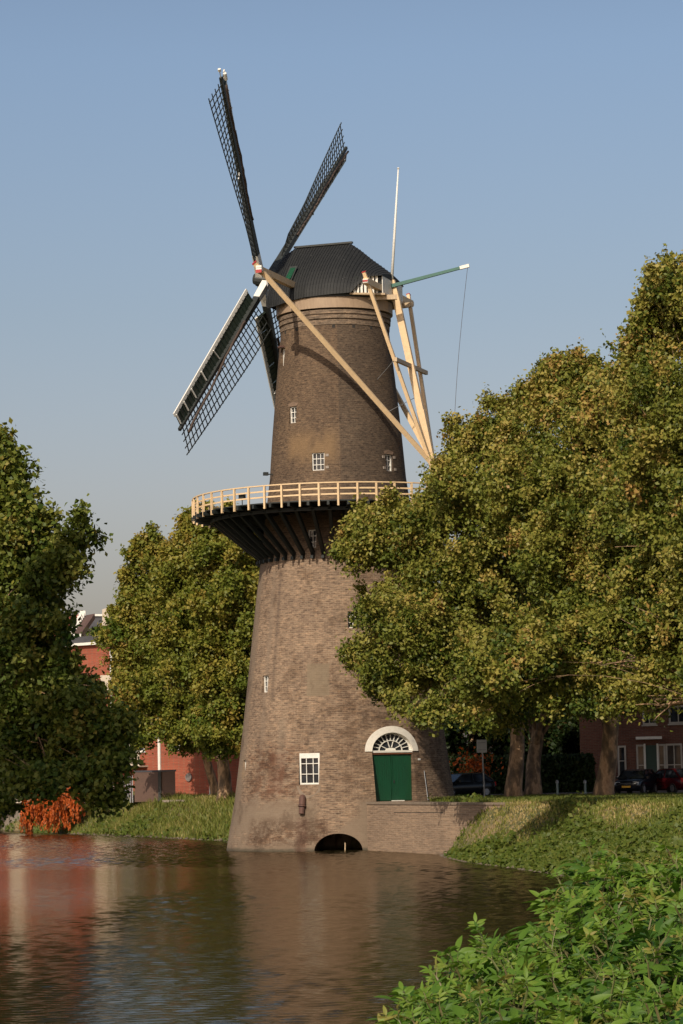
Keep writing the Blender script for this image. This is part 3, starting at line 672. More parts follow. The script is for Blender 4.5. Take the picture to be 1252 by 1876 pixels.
# gallery -----------------------------------------------------------
ZD=18.30
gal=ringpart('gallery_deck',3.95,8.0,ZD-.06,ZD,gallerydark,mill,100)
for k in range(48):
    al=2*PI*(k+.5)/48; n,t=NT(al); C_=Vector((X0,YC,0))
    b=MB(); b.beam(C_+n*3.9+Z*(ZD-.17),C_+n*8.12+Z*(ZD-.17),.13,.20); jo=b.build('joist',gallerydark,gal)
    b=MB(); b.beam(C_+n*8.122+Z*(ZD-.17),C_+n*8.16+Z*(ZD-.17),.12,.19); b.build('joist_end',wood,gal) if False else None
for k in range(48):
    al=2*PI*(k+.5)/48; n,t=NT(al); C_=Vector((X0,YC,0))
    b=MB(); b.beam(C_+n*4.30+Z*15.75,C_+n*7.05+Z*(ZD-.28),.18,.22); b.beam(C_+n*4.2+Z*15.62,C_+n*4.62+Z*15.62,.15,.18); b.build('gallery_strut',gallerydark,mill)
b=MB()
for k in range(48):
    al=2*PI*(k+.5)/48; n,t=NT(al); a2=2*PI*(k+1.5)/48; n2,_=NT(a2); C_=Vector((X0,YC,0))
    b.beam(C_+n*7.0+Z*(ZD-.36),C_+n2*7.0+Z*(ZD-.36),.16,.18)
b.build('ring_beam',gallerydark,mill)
NPST=50; RR=8.05
rail=MB()
def pp(k,z,r=RR): 
    al=2*PI*k/NPST; n,_=NT(al); return Vector((X0,YC,z))+n*r
for z,hh,ww in ((19.20,.06,.13),(18.90,.08,.04),(18.60,.08,.04)):
    for k in range(NPST): rail.beam(pp(k,z,RR-.09 if ww<.1 else RR-.03),pp(k+1,z,RR-.09 if ww<.1 else RR-.03),ww,hh)
railo=rail.build('railing',wood,mill)
for k in range(NPST):
    al=2*PI*k/NPST; n,t=NT(al); b=MB(); b.obox(pp(k,(17.98+19.16)/2,RR),t,n,Z,.05,.05,(19.16-17.98)/2); b.build('post',wood,railo)
b=MB(); al=math.atan2(-5.2,6.0); n,t=NT(-.72); p=at(444,911,144.2); b.obox(p,t,n,Z,.17,.1,.15); b.beam(p-Z*.15,p-Z*.55,.05,.05); b.build('floodlight',blackw,mill)
# ------------------------------------------------------------------ quay wall right of the mill
def wallseg(name,pts,z0,z1,th,mat,label,cat,cap=None):
    b=MB()
    for i in range(len(pts)-1):
        a=Vector((*pts[i],0)); c=Vector((*pts[i+1],0)); d=(c-a).normalized(); nn_=Vector((-d.y,d.x,0))
        b.prism([a+Z*z0,c+Z*z0,c+Z*z1,a+Z*z1],nn_*th)
    o=b.build(name,mat,None,loc=(pts[0][0],pts[0][1],0)); tag(o,label,cat); ORI[o.name]=Vector((pts[0][0],pts[0][1],0)); return o
qw=wallseg('quay_wall',WALLP,-1.3,2.40,1.35,wallbrick,'brown brick quay wall with a flat coping, right of the windmill base','wall')
b=MB()
for i in range(2):
    a=Vector((*WALLP[i],0)); c=Vector((*WALLP[i+1],0)); d=(c-a).normalized(); nn_=Vector((-d.y,d.x,0))
    b.prism([a+Z*2.403-nn_*.04,c+Z*2.403-nn_*.04,c+Z*2.51-nn_*.04,a+Z*2.51-nn_*.04],nn_*1.35)
b.build('coping',simple('wall_coping',(.25,.19,.135),(.17,.13,.095),3,.85),qw)
b=MB(); a=Vector((*WALLP[0],0)); c=Vector((*WALLP[1],0)); d=(c-a).normalized(); nn_=Vector((-d.y,d.x,0))
b.prism([a+d*4+Z*1.98-nn_*.004,c+Z*2.0-nn_*.004,c+Z*2.035-nn_*.004,a+d*4+Z*2.01-nn_*.004],nn_*.02); b.build('crack',darkint,qw)
# ------------------------------------------------------------------ concrete flood wall, left bank
fw=wallseg('flood_wall',[(-33,238),(-29.2,231),(-20.3,211),(-12.0,199.5)],-.6,2.42,.35,concrete,'low pale concrete flood wall along the far left bank','wall')
b=MB(); P4=[(-33,238),(-29.2,231),(-20.3,211),(-12.0,199.5)]
for i in range(3):
    a=Vector((*P4[i],0)); c=Vector((*P4[i+1],0)); d=(c-a).normalized(); nn_=Vector((-d.y,d.x,0)); L_=(c-a).length; k=0
    while k<L_: b.prism([a+d*k-nn_*.004,a+d*(k+.05)-nn_*.004,a+d*(k+.05)+Z*2.4-nn_*.004,a+d*k+Z*2.4-nn_*.004],nn_*.01); k+=2.4
b.build('joint',darkint,fw)
# ------------------------------------------------------------------ foliage
def blob(px,py,rpx,Y,sz=1.0):
    c=at(px,py,Y); return (np.array(c),rpx*Y/FPX,sz)
def leafquads(P,Nn,size,rng,asp=.75):
    n=len(P); r=rng.normal(size=(n,3)); T=np.cross(Nn,r); T/=np.linalg.norm(T,axis=1)[:,None]+1e-9; B=np.cross(Nn,T)
    s=size[:,None]; 
    j=rng.uniform(.75,1.25,(n,4,1))
    V=np.stack([P+T*s*j[:,0],P+B*s*asp*j[:,1]+Nn*s*.18,P-T*s*j[:,2],P-B*s*asp*j[:,3]+Nn*s*.18],1).reshape(-1,3)
    return V,np.arange(4*n).reshape(n,4)
def crown(name,blobs,seed,mat,parent,dens=3.2,k=14,ls=.098,spread=.18,tbias=0.,droop=0.,hole=.17):
    rng=np.random.default_rng(seed); C=[];D=[];Tn=[]
    cen=np.array([b[0] for b in blobs]); rr=np.array([b[1] for b in blobs])*.94
    nb=[(c,R*.94,sz) for c,R,sz in blobs]
    for c,R,sz in blobs:                  # small knobs of foliage standing off the mass
        if R<1.0: continue
        for q in range(int(3+R*2.2)):
            a=rng.uniform(0,2*PI); el=rng.uniform(-.3,1.45); d0=np.array([math.cos(a)*math.cos(el),math.sin(a)*math.cos(el),math.sin(el)*sz])
            nb.append((c+d0*R*rng.uniform(.94,1.24),rng.uniform(.26,.60)*min(1.2,.4+R/4),rng.uniform(1.0,1.9)))
    blobs=nb
    def sph(n):
        e=rng.normal(size=(n,3)); return e/np.linalg.norm(e,axis=1)[:,None]
    for c,R,sz in blobs:
        ns=int(12+R*6.5) if R>.8 else 5; d=rng.normal(size=(ns,3)); d[:,2]+=.15; d/=np.linalg.norm(d,axis=1)[:,None]
        sq=np.array([1,1,sz])
        for i in range(ns):
            sc=c+d[i]*R*rng.uniform(.42,.93)*sq; sr=R*rng.uniform(.11,.30); an=rng.uniform(.6,1.5,3); tv=rng.normal(0,.20)
            n=int(dens*4*PI*sr*sr)+5; e=sph(n)
            C.append(sc+e*an*sr*rng.uniform(.4,1.15,(n,1))*sq); D.append(e); Tn.append(np.full(n,tv)+rng.normal(0,.10,n))
            if rng.uniform()<.62:      # a sprig reaching out of the mass
                m_=rng.integers(4,9); q=d[i]*.8+np.array([0,0,.35])+rng.normal(0,.3,3); q/=np.linalg.norm(q); L_=rng.uniform(.3,1.25)*min(1,R/2.5)
                C.append(sc+q*(sr*.9+np.linspace(0,1,m_)[:,None]*L_)+rng.normal(0,.06,(m_,3))); D.append(np.tile(q,(m_,1))); Tn.append(np.full(m_,tv+.05))
        for q in range(int(R*3.2)):      # upright tufts along the top
            a=rng.uniform(0,2*PI); el=rng.uniform(.15,1.2); d0=np.array([math.cos(a)*math.cos(el),math.sin(a)*math.cos(el),math.sin(el)])
            m_=rng.integers(9,18); t_=np.sort(rng.uniform(0,1,m_)); L_=rng.uniform(.7,1.9)*min(1,R/2.2); ln=rng.normal(0,.25,2)
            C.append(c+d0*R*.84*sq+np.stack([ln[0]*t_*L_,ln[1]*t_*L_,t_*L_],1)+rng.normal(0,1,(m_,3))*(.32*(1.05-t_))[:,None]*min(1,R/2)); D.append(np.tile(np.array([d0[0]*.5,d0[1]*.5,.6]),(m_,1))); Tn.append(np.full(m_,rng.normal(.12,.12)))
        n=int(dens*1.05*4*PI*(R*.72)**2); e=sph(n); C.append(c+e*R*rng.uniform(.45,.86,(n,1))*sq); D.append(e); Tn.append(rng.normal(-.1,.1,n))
    C=np.concatenate(C);D=np.concatenate(D);Tn=np.concatenate(Tn)
    keep=np.ones(len(C),bool)
    for c,r in zip(cen,rr): keep&=np.linalg.norm(C-c,axis=1)>r*.45
    if hole>0:
        h=np.sin(C[:,0]*1.3+seed)*np.sin(C[:,1]*1.1+2)*np.sin(C[:,2]*1.5+seed*2)+rng.normal(0,.15,len(C)); keep&=h<(.75-hole)
    C=C[keep];D=D[keep];Tn=Tn[keep]; m=len(C)
    kk=k; DD=np.repeat(D,kk,0); P=np.repeat(C,kk,0)+rng.normal(0,spread,(m*kk,3))+DD*np.abs(rng.normal(0,spread*1.3,(m*kk,1)))
    Nn=DD*.35+np.array([-.08,-.18,.35])+rng.normal(0,.72,(m*kk,3)); Nn/=np.linalg.norm(Nn,axis=1)[:,None]
    size=ls*rng.uniform(.6,1.3,m*kk)
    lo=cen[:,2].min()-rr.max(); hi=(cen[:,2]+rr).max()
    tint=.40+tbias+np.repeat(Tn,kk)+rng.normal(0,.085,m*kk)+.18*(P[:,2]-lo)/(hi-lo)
    V,F_=leafquads(P,Nn,size,rng,.7)
    return fastmesh(name,V,F_,mat,parent,tint=tint)
def limb(b,p0,p1,r0,r1,rg,sag=.12,n=7):
    p0=np.array(p0);p1=np.array(p1); L_=np.linalg.norm(p1-p0); pts_=[]
    ph=rg.uniform(0,6); 
    for i in range(n+1):
        t_=i/n; p=p0*(1-t_)+p1*t_; w_=math.sin(PI*t_)
        p=p+np.array([math.sin(ph+t_*4)*.05*L_*w_,math.cos(ph*1.3+t_*3)*.05*L_*w_,w_*sag*L_]); pts_.append(p)
    b.tube(pts_,[r0+(r1-r0)*(i/n)**.8 for i in range(n+1)],8,cap=True)
    return pts_
def tree(name,label,cat,base,fork,tr,blobs,seed,mat,group=None,flare=1.35,**kw):
    rg=random.Random(seed); t=thing(name,base,label,cat,group)
    b=MB(); base=Vector(base); fork=Vector(fork)
    n=9; pts_=[base+(fork-base)*(i/n)+Vector((math.sin(seed+i*.8)*.06,math.cos(seed*2+i*.7)*.06,0)) for i in range(n+1)]
    pts_[0]=base-Vector((0,0,.3)); rs=[tr*(flare if i==0 else (1+.22*math.exp(-i*.9)))*(1-.28*i/n) for i in range(n+1)]
    b.tube(pts_,rs,14)
    for c,R,sz in blobs:
        k_=rg.randint(6,n); st=pts_[k_]
        L_=(Vector(c)-st).length
        rr_=min(tr*.5,.05+.022*L_) if L_<8.5 else .014
        lp=limb(b,st,Vector(c)*.92+Vector(st)*.08,rr_,rr_*.35,rg)
        for q in range(7 if L_<8.5 else 1):
            d=Vector((rg.gauss(0,1),rg.gauss(0,1),rg.gauss(.3,1))).normalized(); limb(b,lp[rg.randint(3,7)],Vector(c)+d*R*.98,rr_*.32,.012,rg,.05,5)
    b.build('trunk',bark,t,smooth=True,fix=False)
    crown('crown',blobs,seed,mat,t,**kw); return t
E_=tree
def G(px,py,Y,z=None):
    p=at(px,py,Y); z_=float(terr(np.array([p.x]),np.array([p.y]))[0]) if z is None else z
    return (p.x,p.y,z_)
# right bank plane trees
B1=[blob(708,990,60,137),blob(668,1016,40,136,.8),blob(738,952,24,137),blob(828,938,58,139),blob(862,868,58,141),blob(902,825,64,142),blob(905,748,13,142),blob(832,785,12,141),blob(872,785,14,141),blob(940,760,16,142),blob(835,990,105,136),blob(750,1100,42,135,.8),
    blob(930,930,120,140),blob(682,1216,42,134,.7),blob(735,1190,80,132),blob(800,1120,110,136),blob(840,1240,90,131.5,.8),blob(930,1130,130,141),blob(930,1260,90,135,.8),blob(705,1262,36,134,.8),blob(958,778,38,143),blob(770,1305,22,125),blob(803,1312,18,124.5),blob(738,1290,20,128),blob(870,1310,26,127)]
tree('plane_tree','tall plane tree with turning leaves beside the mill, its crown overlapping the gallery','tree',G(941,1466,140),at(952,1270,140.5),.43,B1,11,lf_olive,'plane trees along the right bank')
B2=[blob(1002,742,40,136),blob(1036,712,38,135),blob(1082,722,40,135),blob(1050,812,96,134),blob(1128,780,72,132),blob(998,682,15,136),blob(1046,668,17,135),blob(1085,676,13,135),blob(1020,672,9,136),blob(1010,950,120,134),blob(1130,930,125,130),blob(1040,1110,125,132),blob(1150,1120,110,129),
    blob(1010,1250,80,132,.8),blob(1090,1260,80,130,.75),blob(1160,1270,62,128,.75)]
tree('plane_tree','leaning plane tree with pale sunlit trunk foot behind the grass slope','tree',G(1104,1467,137),at(1130,1265,136),.48,B2,12,lf_olive,'plane trees along the right bank',hole=.2)
B3=[blob(1238,550,36,118),blob(1216,528,14,118),blob(1250,600,60,118),blob(1200,640,62,119),blob(1156,655,32,120),blob(1150,612,11,120),blob(1192,515,10,118),blob(1184,560,12,118),blob(1290,560,80,116),blob(1215,780,110,117),blob(1320,760,130,114),blob(1220,960,110,116),blob(1240,1130,105,115),blob(1230,1245,70,114,.8),
    blob(1340,1000,140,112),blob(1340,1190,110,112),blob(1195,1290,32,114,.8),blob(1240,490,20,118),blob(895,1245,58,113,.8),blob(945,1205,58,114,.8),blob(955,1238,50,118,.8),blob(1012,1225,58,117,.8),blob(1068,1205,58,116,.8),blob(1130,1195,70,115,.8)]  # far-reaching low clumps at the end are added to cast shade on the slope
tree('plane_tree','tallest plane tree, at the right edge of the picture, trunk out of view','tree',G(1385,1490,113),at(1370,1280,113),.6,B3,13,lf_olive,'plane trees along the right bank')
# second row, in shade
tree('plane_tree','dark shaded plane tree standing just behind the trunk beside the mill','tree',G(975,1463,165,2.46),at(985,1330,166),.5,[blob(960,1230,80,168),blob(1040,1180,90,168),blob(900,1150,90,170),blob(1000,1080,110,168),blob(1080,1270,60,166),(np.array([6.,159,10.5]),3.0,1),(np.array([8.8,162,10.]),3.2,1),(np.array([9.5,168,9.]),3.4,1),(np.array([12,160,11.]),3.6,1)],14,lf_green,dens=1.8,k=10,ls=.15)  # clumps given in world coordinates are added, unseen, to shade street and parked car
BB=[(860,1350,70,186,'broad dark tree behind the street sign, between mill and first trunk'),(1010,1350,75,190,'dark bushy tree in the shade between the two plane trunks'),(1090,1330,60,188,'dark leafy tree left of the brick house')]
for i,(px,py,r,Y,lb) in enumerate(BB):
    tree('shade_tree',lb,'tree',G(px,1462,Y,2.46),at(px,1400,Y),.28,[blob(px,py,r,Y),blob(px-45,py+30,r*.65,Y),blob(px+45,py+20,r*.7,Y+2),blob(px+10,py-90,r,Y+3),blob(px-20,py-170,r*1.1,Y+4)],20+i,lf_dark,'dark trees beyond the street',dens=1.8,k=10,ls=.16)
tree('street_tree','plane tree between the parked cars and the brick house, hidden up in the other crowns','tree',(16.2,172,2.6),(16.4,171.5,8),.33,[(np.array([13.,171,12.5]),4.2,1),(np.array([17.5,170,13.5]),5.,1),(np.array([23.,170,14.]),5.,1),(np.array([15.,167,18.]),4.5,1),(np.array([20.,166,18.5]),4.8,1),(np.array([26,166,17.]),4.5,1),(np.array([14.5,156,11.]),3.6,1),(np.array([19,157,12.]),4,1),(np.array([29,172,14.]),4.5,1)],29,lf_green,dens=1.8,k=10,ls=.16)  # unseen tree, added so its crown shades the house front and cars
# hedge beyond the street
hp=at(960,1440,180); hd=thing('hedge',(hp.x,hp.y,2.46),'dark clipped hedge across the street behind the bollards','hedge')
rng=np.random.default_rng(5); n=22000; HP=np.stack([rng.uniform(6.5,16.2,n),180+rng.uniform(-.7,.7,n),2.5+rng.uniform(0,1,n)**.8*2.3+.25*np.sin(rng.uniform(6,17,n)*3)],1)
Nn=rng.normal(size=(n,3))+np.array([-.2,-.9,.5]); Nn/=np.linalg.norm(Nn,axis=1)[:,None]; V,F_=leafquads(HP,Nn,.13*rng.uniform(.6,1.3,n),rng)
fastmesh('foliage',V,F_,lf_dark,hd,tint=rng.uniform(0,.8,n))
# orange shrub in the gap
n=380; c=np.array(at(870,1402,176)); HP=c+rng.normal(0,1,(n,3))*np.array([.62,.4,.42]); Nn=rng.normal(size=(n,3)); Nn/=np.linalg.norm(Nn,axis=1)[:,None]
os_=thing('orange_shrub',(c[0],c[1],2.46),'small rust coloured shrub glimpsed behind the street sign','shrub')
V,F_=leafquads(HP,Nn,.12*rng.uniform(.6,1.3,n),rng); fastmesh('foliage',V,F_,lf_orange,os_,tint=rng.uniform(0,1,n))
b=MB()
for q in range(7): b.tube([(c[0]+.1*q-.3,c[1],2.4),(c[0]+.25*(q-3),c[1],c[2]+.2)],[.03,.012],5)
b.build('stem',bark,os_)
# middle distance, left of the mill
M1=[blob(430,1010,60,186),blob(380,990,42,187),blob(352,1015,42,188),blob(400,1100,90,186),blob(450,1180,80,185),blob(330,1090,60,188),blob(420,1280,85,185,.85),blob(350,1200,80,187),blob(470,1080,70,188),blob(400,1350,55,184,.7),blob(450,1330,50,185)]
tree('plane_tree','plane tree left of the mill with its mottled trunk close to the tower','tree',G(412,1464,189,2.46),at(405,1330,189),.48,M1,31,lf_mid,'plane trees on the far left bank',ls=.13,k=12)
M2=[blob(275,1030,38,196),blob(300,1065,50,196),blob(264,1095,42,197),blob(236,1098,18,197),blob(270,1170,70,196),blob(247,1200,44,197,.9),blob(300,1260,70,195),blob(250,1290,52,196,.8),blob(320,1330,48,194,.7),blob(240,1135,30,197),blob(300,1250,58,205),blob(345,1275,52,204),blob(385,1245,58,204),blob(325,1190,50,205),blob(262,1345,34,196,.8),blob(240,1250,28,198),blob(365,1350,40,196,.8)]  # rearmost clumps are added behind the crown to throw leaf shade on the flats
tree('plane_tree','plane tree in front of the red brick flats, right of the red tiled roof','tree',G(396,1463,199,2.46),at(370,1340,198),.34,M2,32,lf_mid,'plane trees on the far left bank',ls=.13,k=12)
# big near tree at the left edge
L1=[blob(-20,860,55,112),blob(10,900,44,111),blob(-40,960,110,112),blob(55,985,48,110),blob(138,985,36,109),blob(108,1040,42,109),blob(28,1090,88,110),blob(20,1230,130,110),blob(60,1195,55,109),blob(132,1275,46,108),blob(90,1330,95,109),
    blob(170,1350,55,108,.8),blob(-60,1330,120,112),blob(50,1395,56,109,.7),blob(175,1430,42,107,.8),blob(215,1405,28,107,.7),blob(-30,1440,60,110,.7),blob(195,1475,24,107,.6),blob(-75,1150,120,114),blob(0,1480,22,108,.6),blob(12,1420,46,110,.7),blob(-35,1385,80,114),blob(55,1330,70,113),blob(38,1446,20,106,.6),blob(104,1440,19,106,.6),blob(72,1450,12,106,.6)]
tree('broad_tree','big dark leafy tree leaning over the water at the left edge','tree',(-18.9,113,2.2),(-17.6,112.5,6.5),.55,L1,33,lf_green,dens=3.2,k=13,ls=.12,spread=.2)
# neighbour that shades it
L2=[(np.array([-19,88,16.]),5.2,1),(np.array([-18,90,21.]),4.6,1),(np.array([-20,84,19.]),4.8,1),(np.array([-17.2,92,14.]),3.6,1),(np.array([-21,91,12.]),4.2,1)]
tree('broad_tree','leafy tree on the left bank nearer than the overhanging one','tree',(-19.5,88,2.46),(-19.3,88,11),.5,L2,34,lf_green,dens=.7,k=8,ls=.16)
# orange hanging shrub at the waterline
rng=np.random.default_rng(41)
c0=at(95,1500,212); osh=thing('orange_shrub',(c0.x,c0.y,.2),'bright orange shrub hanging over the concrete wall to the water','shrub')
Vs=[];ts=[]; PP=[];NN=[]
b=MB()
for q in range(260):
    px=rng.uniform(42,150); py=rng.uniform(1440,1488)+ (abs(px-100)>40)*14
    if px>125: py=rng.uniform(1440,1480)
    p=np.array(at(px,py,208.5+rng.uniform(-1.6,.6))); L_=rng.uniform(.7,1.5)
    if px<120: L_*=1.15
    nl=46; tt=rng.uniform(0,1,nl)
    q3=p+np.stack([tt*rng.uniform(-.25,.25)+rng.normal(0,.07,nl),rng.normal(0,.07,nl)-tt*.2,-tt*L_],1); PP.append(q3)
    ts.append(np.clip(rng.normal(.45,.22)+rng.normal(0,.15,nl),0,1))
    if q%6==0: b.tube([tuple(p+np.array([0,.3,.1])),tuple(p),tuple(p-np.array([0,.1,L_]))],[.02,.015,.006],4)
b.tube([(c0.x,c0.y+1.2,1.5),(c0.x,c0.y-.8,3.2),(c0.x+.3,c0.y-2.2,3.4)],[.10,.08,.04],6)
b.build('stem',bark,osh)
PP=np.concatenate(PP); PP[:,2]=np.maximum(PP[:,2],.12); n=len(PP); Nn=rng.normal(size=(n,3))+np.array([-.3,-.9,.3]); Nn/=np.linalg.norm(Nn,axis=1)[:,None]
T=np.tile(np.array([0,0,-1.]),(n,1))+rng.normal(0,.35,(n,3)); T/=np.linalg.norm(T,axis=1)[:,None]; B=np.cross(Nn,T); s=(.14*rng.uniform(.6,1.3,n))[:,None]
V=np.stack([PP+T*s,PP+B*s*.35,PP-T*s,PP-B*s*.35],1).reshape(-1,3); fastmesh('foliage',V,np.arange(4*n).reshape(n,4),lf_orange,osh,tint=np.concatenate(ts))
# ------------------------------------------------------------------ bank vegetation (stuff)
def scatter(n,x0,x1,y0,y1,d0,d1,seed):
    rng=np.random.default_rng(seed); x=rng.uniform(x0,x1,n); y=rng.uniform(y0,y1,n); d=sdf(x,y); k=(d>d0)&(d<d1)
    return x[k],y[k],d[k],rng
def blades(name,x,y,hgt,rng,tint,mat,wid=.03,lean=.35):
    n=len(x); z=terr(x,y); base=np.stack([x,y,z-.03],1); a=rng.uniform(0,2*PI,n); h=hgt; 
    W_=np.stack([np.cos(a),np.sin(a),np.zeros(n)],1)*wid; l=rng.normal(0,lean,(n,2))*h[:,None]
    tip=base+np.stack([l[:,0],l[:,1],h],1); mid=base+np.stack([l[:,0]*.35,l[:,1]*.35,h*.6],1)
    V=np.stack([base-W_,base+W_,mid+W_*.8,mid-W_*.8, tip],1).reshape(-1,3); i=np.arange(n)*5
    F_=np.concatenate([np.stack([i,i+1,i+2,i+3],1),np.stack([i+3,i+2,i+4,i+4],1)])
    return V,F_,np.concatenate([tint,tint])
def trifix(V,F_,T_):   # quads -> two triangles so that all faces have 3 corners
    A=np.concatenate([F_[:,[0,1,2]],F_[:,[0,2,3]]]); T_=np.concatenate([T_,T_]); k=(A[:,0]!=A[:,2])&(A[:,1]!=A[:,2])&(A[:,0]!=A[:,1]); return V,A[k],T_[k]
def grass(name,args,hfun,tfun,seed,mat,label,cat,**kw):
    x,y,d,rng=scatter(*args,seed); n=len(x); h=hfun(x,y,d,rng); t=tfun(x,y,d,rng); V,F_,T_=blades(name,x,y,h,rng,t,mat,**kw); V,F_,T_=trifix(V,F_,T_)
    o=fastmesh(name,V,F_,mat,tint=T_); o['kind']='stuff'; o['label']=label; o['category']=cat; return o
def ghit(px,py,Y0=88,Y1=155):
    d=ray(px,py)
    for Y in np.arange(Y0,Y1,.4):
        p=CP+d*Y/d[1]
        if float(terr(p[0:1],p[1:2])[0])>=p[2]: return p
    return p
DRY=[(ghit(px,py),sx,sy) for px,py,sx,sy in ((893,1525,.55,2.6),(925,1505,.6,3),(955,1487,.6,3.2),(860,1545,.45,2),(1135,1488,.9,2.6),(1188,1487,.9,2.6),(985,1478,.6,3))]
DRYL=[(ghit(px,py,160,230),sx,sy) for px,py,sx,sy in ((300,1500,1.3,3),(335,1498,1.0,2.5),(250,1488,1.0,3),(380,1478,1.0,3))]
def dry(x,y):
    r=0
    for p,sx,sy in DRY+DRYL: r=r+np.exp(-((x-p[0])/sx)**2-((y-p[1])/sy)**2)
    return np.clip(r,0,1)
def straw(x,y): return np.clip(.30*straw0(x,y)+1.0*dry(x,y)*(.75+.5*np.sin(x*3.1+y*1.7)*np.sin(x*1.3-y*2.3)),0,1)
def straw0(x,y): return np.clip(vnoise(x*1.1,y*.55,5)*1.5-.1,0,1)
grass('bank_grass',(150000,4.4,26,84,150,.15,13),lambda x,y,d,r:r.uniform(.08,.27,len(x))*(1.2-.6*straw(x,y)),lambda x,y,d,r:.22+.58*straw(x,y)*np.clip(d/2,.3,1)+r.normal(0,.13,len(x)),1,lf_grass,'tufted green and straw coloured grass on the right bank slope','grass')
grass('tall_weeds',(160000,-34,-4,166,236,.1,7.5),lambda x,y,d,r:r.uniform(.25,.85,len(x))*(.7+.5*np.clip(vnoise(x,y,2),-.5,1)),lambda x,y,d,r:.36+.42*straw(x*1.3,y)+r.normal(0,.14,len(x)),2,lf_grass,'tall wild grass and weeds on the far left bank','grass')
def cover(name,args,seed,mat,mask,hmax,ls,label,cat,per=1):
    x,y,d,rng=scatter(*args,seed); k=mask(x,y,d,rng); x=x[k];y=y[k];d=d[k]; n=len(x); z=terr(x,y)
    bump_=np.clip(.5+vnoise(x*3,y*3,9)*.7,.1,1.3)
    P=np.stack([x,y,z+rng.uniform(.0,1,n)**.6*hmax*bump_],1); Nn=rng.normal(0,.5,(n,3))+np.array([-.25,-.5,.7]); Nn/=np.linalg.norm(Nn,axis=1)[:,None]
    V,F_=leafquads(P,Nn,ls*rng.uniform(.6,1.3,n),rng,.7); o=fastmesh(name,V,F_,mat,tint=.3+.4*rng.uniform(0,1,n)+.15*bump_); o['kind']='stuff'; o['label']=label; o['category']=cat
cover('ground_cover',(300000,4,24,78,140,-.22,9),3,lf_cover,lambda x,y,d,r:(vnoise(x*.9,y*.6,7)+(110-y)*.05-(d-3.2)*.22-1.6*dry(x,y)+r.normal(0,.25,len(x)))>.0,.55,.10,'low leafy ground cover and nettles along the right waterline','ground cover')
cover('waterside_plants',(70000,-34,-5,166,236,-.3,2.2),4,lf_cover,lambda x,y,d,r:(vnoise(x*1.6,y*1.2,4)+r.normal(0,.2,len(x)))>.1,.8,.13,'leafy waterside plants along the far left shore','plants')
# stones at the waterline
def stones(seed,y0,y1,xr,n,label):
    rng=np.random.default_rng(seed); V=[];F_=[]; ico=[(1,0,0),(-1,0,0),(0,1,0),(0,-1,0),(0,0,1),(0,0,-1)]; fc=[(0,2,4),(2,1,4),(1,3,4),(3,0,4),(2,0,5),(1,2,5),(3,1,5),(0,3,5)]
    x=rng.uniform(*xr,n*60); y=rng.uniform(y0,y1,n*60); d=sdf(x,y); k=(d>-.35)&(d<.45); x=x[k][:n*6];y=y[k][:n*6];d=d[k]
    for i in range(len(x)):
        s=rng.uniform(.06,.2); q=len(V); m_=np.array(ico)*rng.uniform(.6,1.1,(6,3))*s*np.array([1,1,.6]); a=rng.uniform(0,6); c_,s_=math.cos(a),math.sin(a)
        for v in m_: V.append((x[i]+v[0]*c_-v[1]*s_,y[i]+v[0]*s_+v[1]*c_,max(-.05,d[i]*.3)+v[2]))
        F_+=[(q+a_,q+b_,q+c2) for a_,b_,c2 in fc]
    o=fastmesh('shore_stones',V,F_,simple('shore_stone',(.17,.135,.10),(.08,.062,.045),3,.9)); o['kind']='stuff'; o['label']=label; o['category']='stones'
stones(6,84,134,(4,12),260,'pale rubble stones along the right waterline')
stones(7,166,212,(-26,-6),160,'pale rubble stones along the far left waterline')
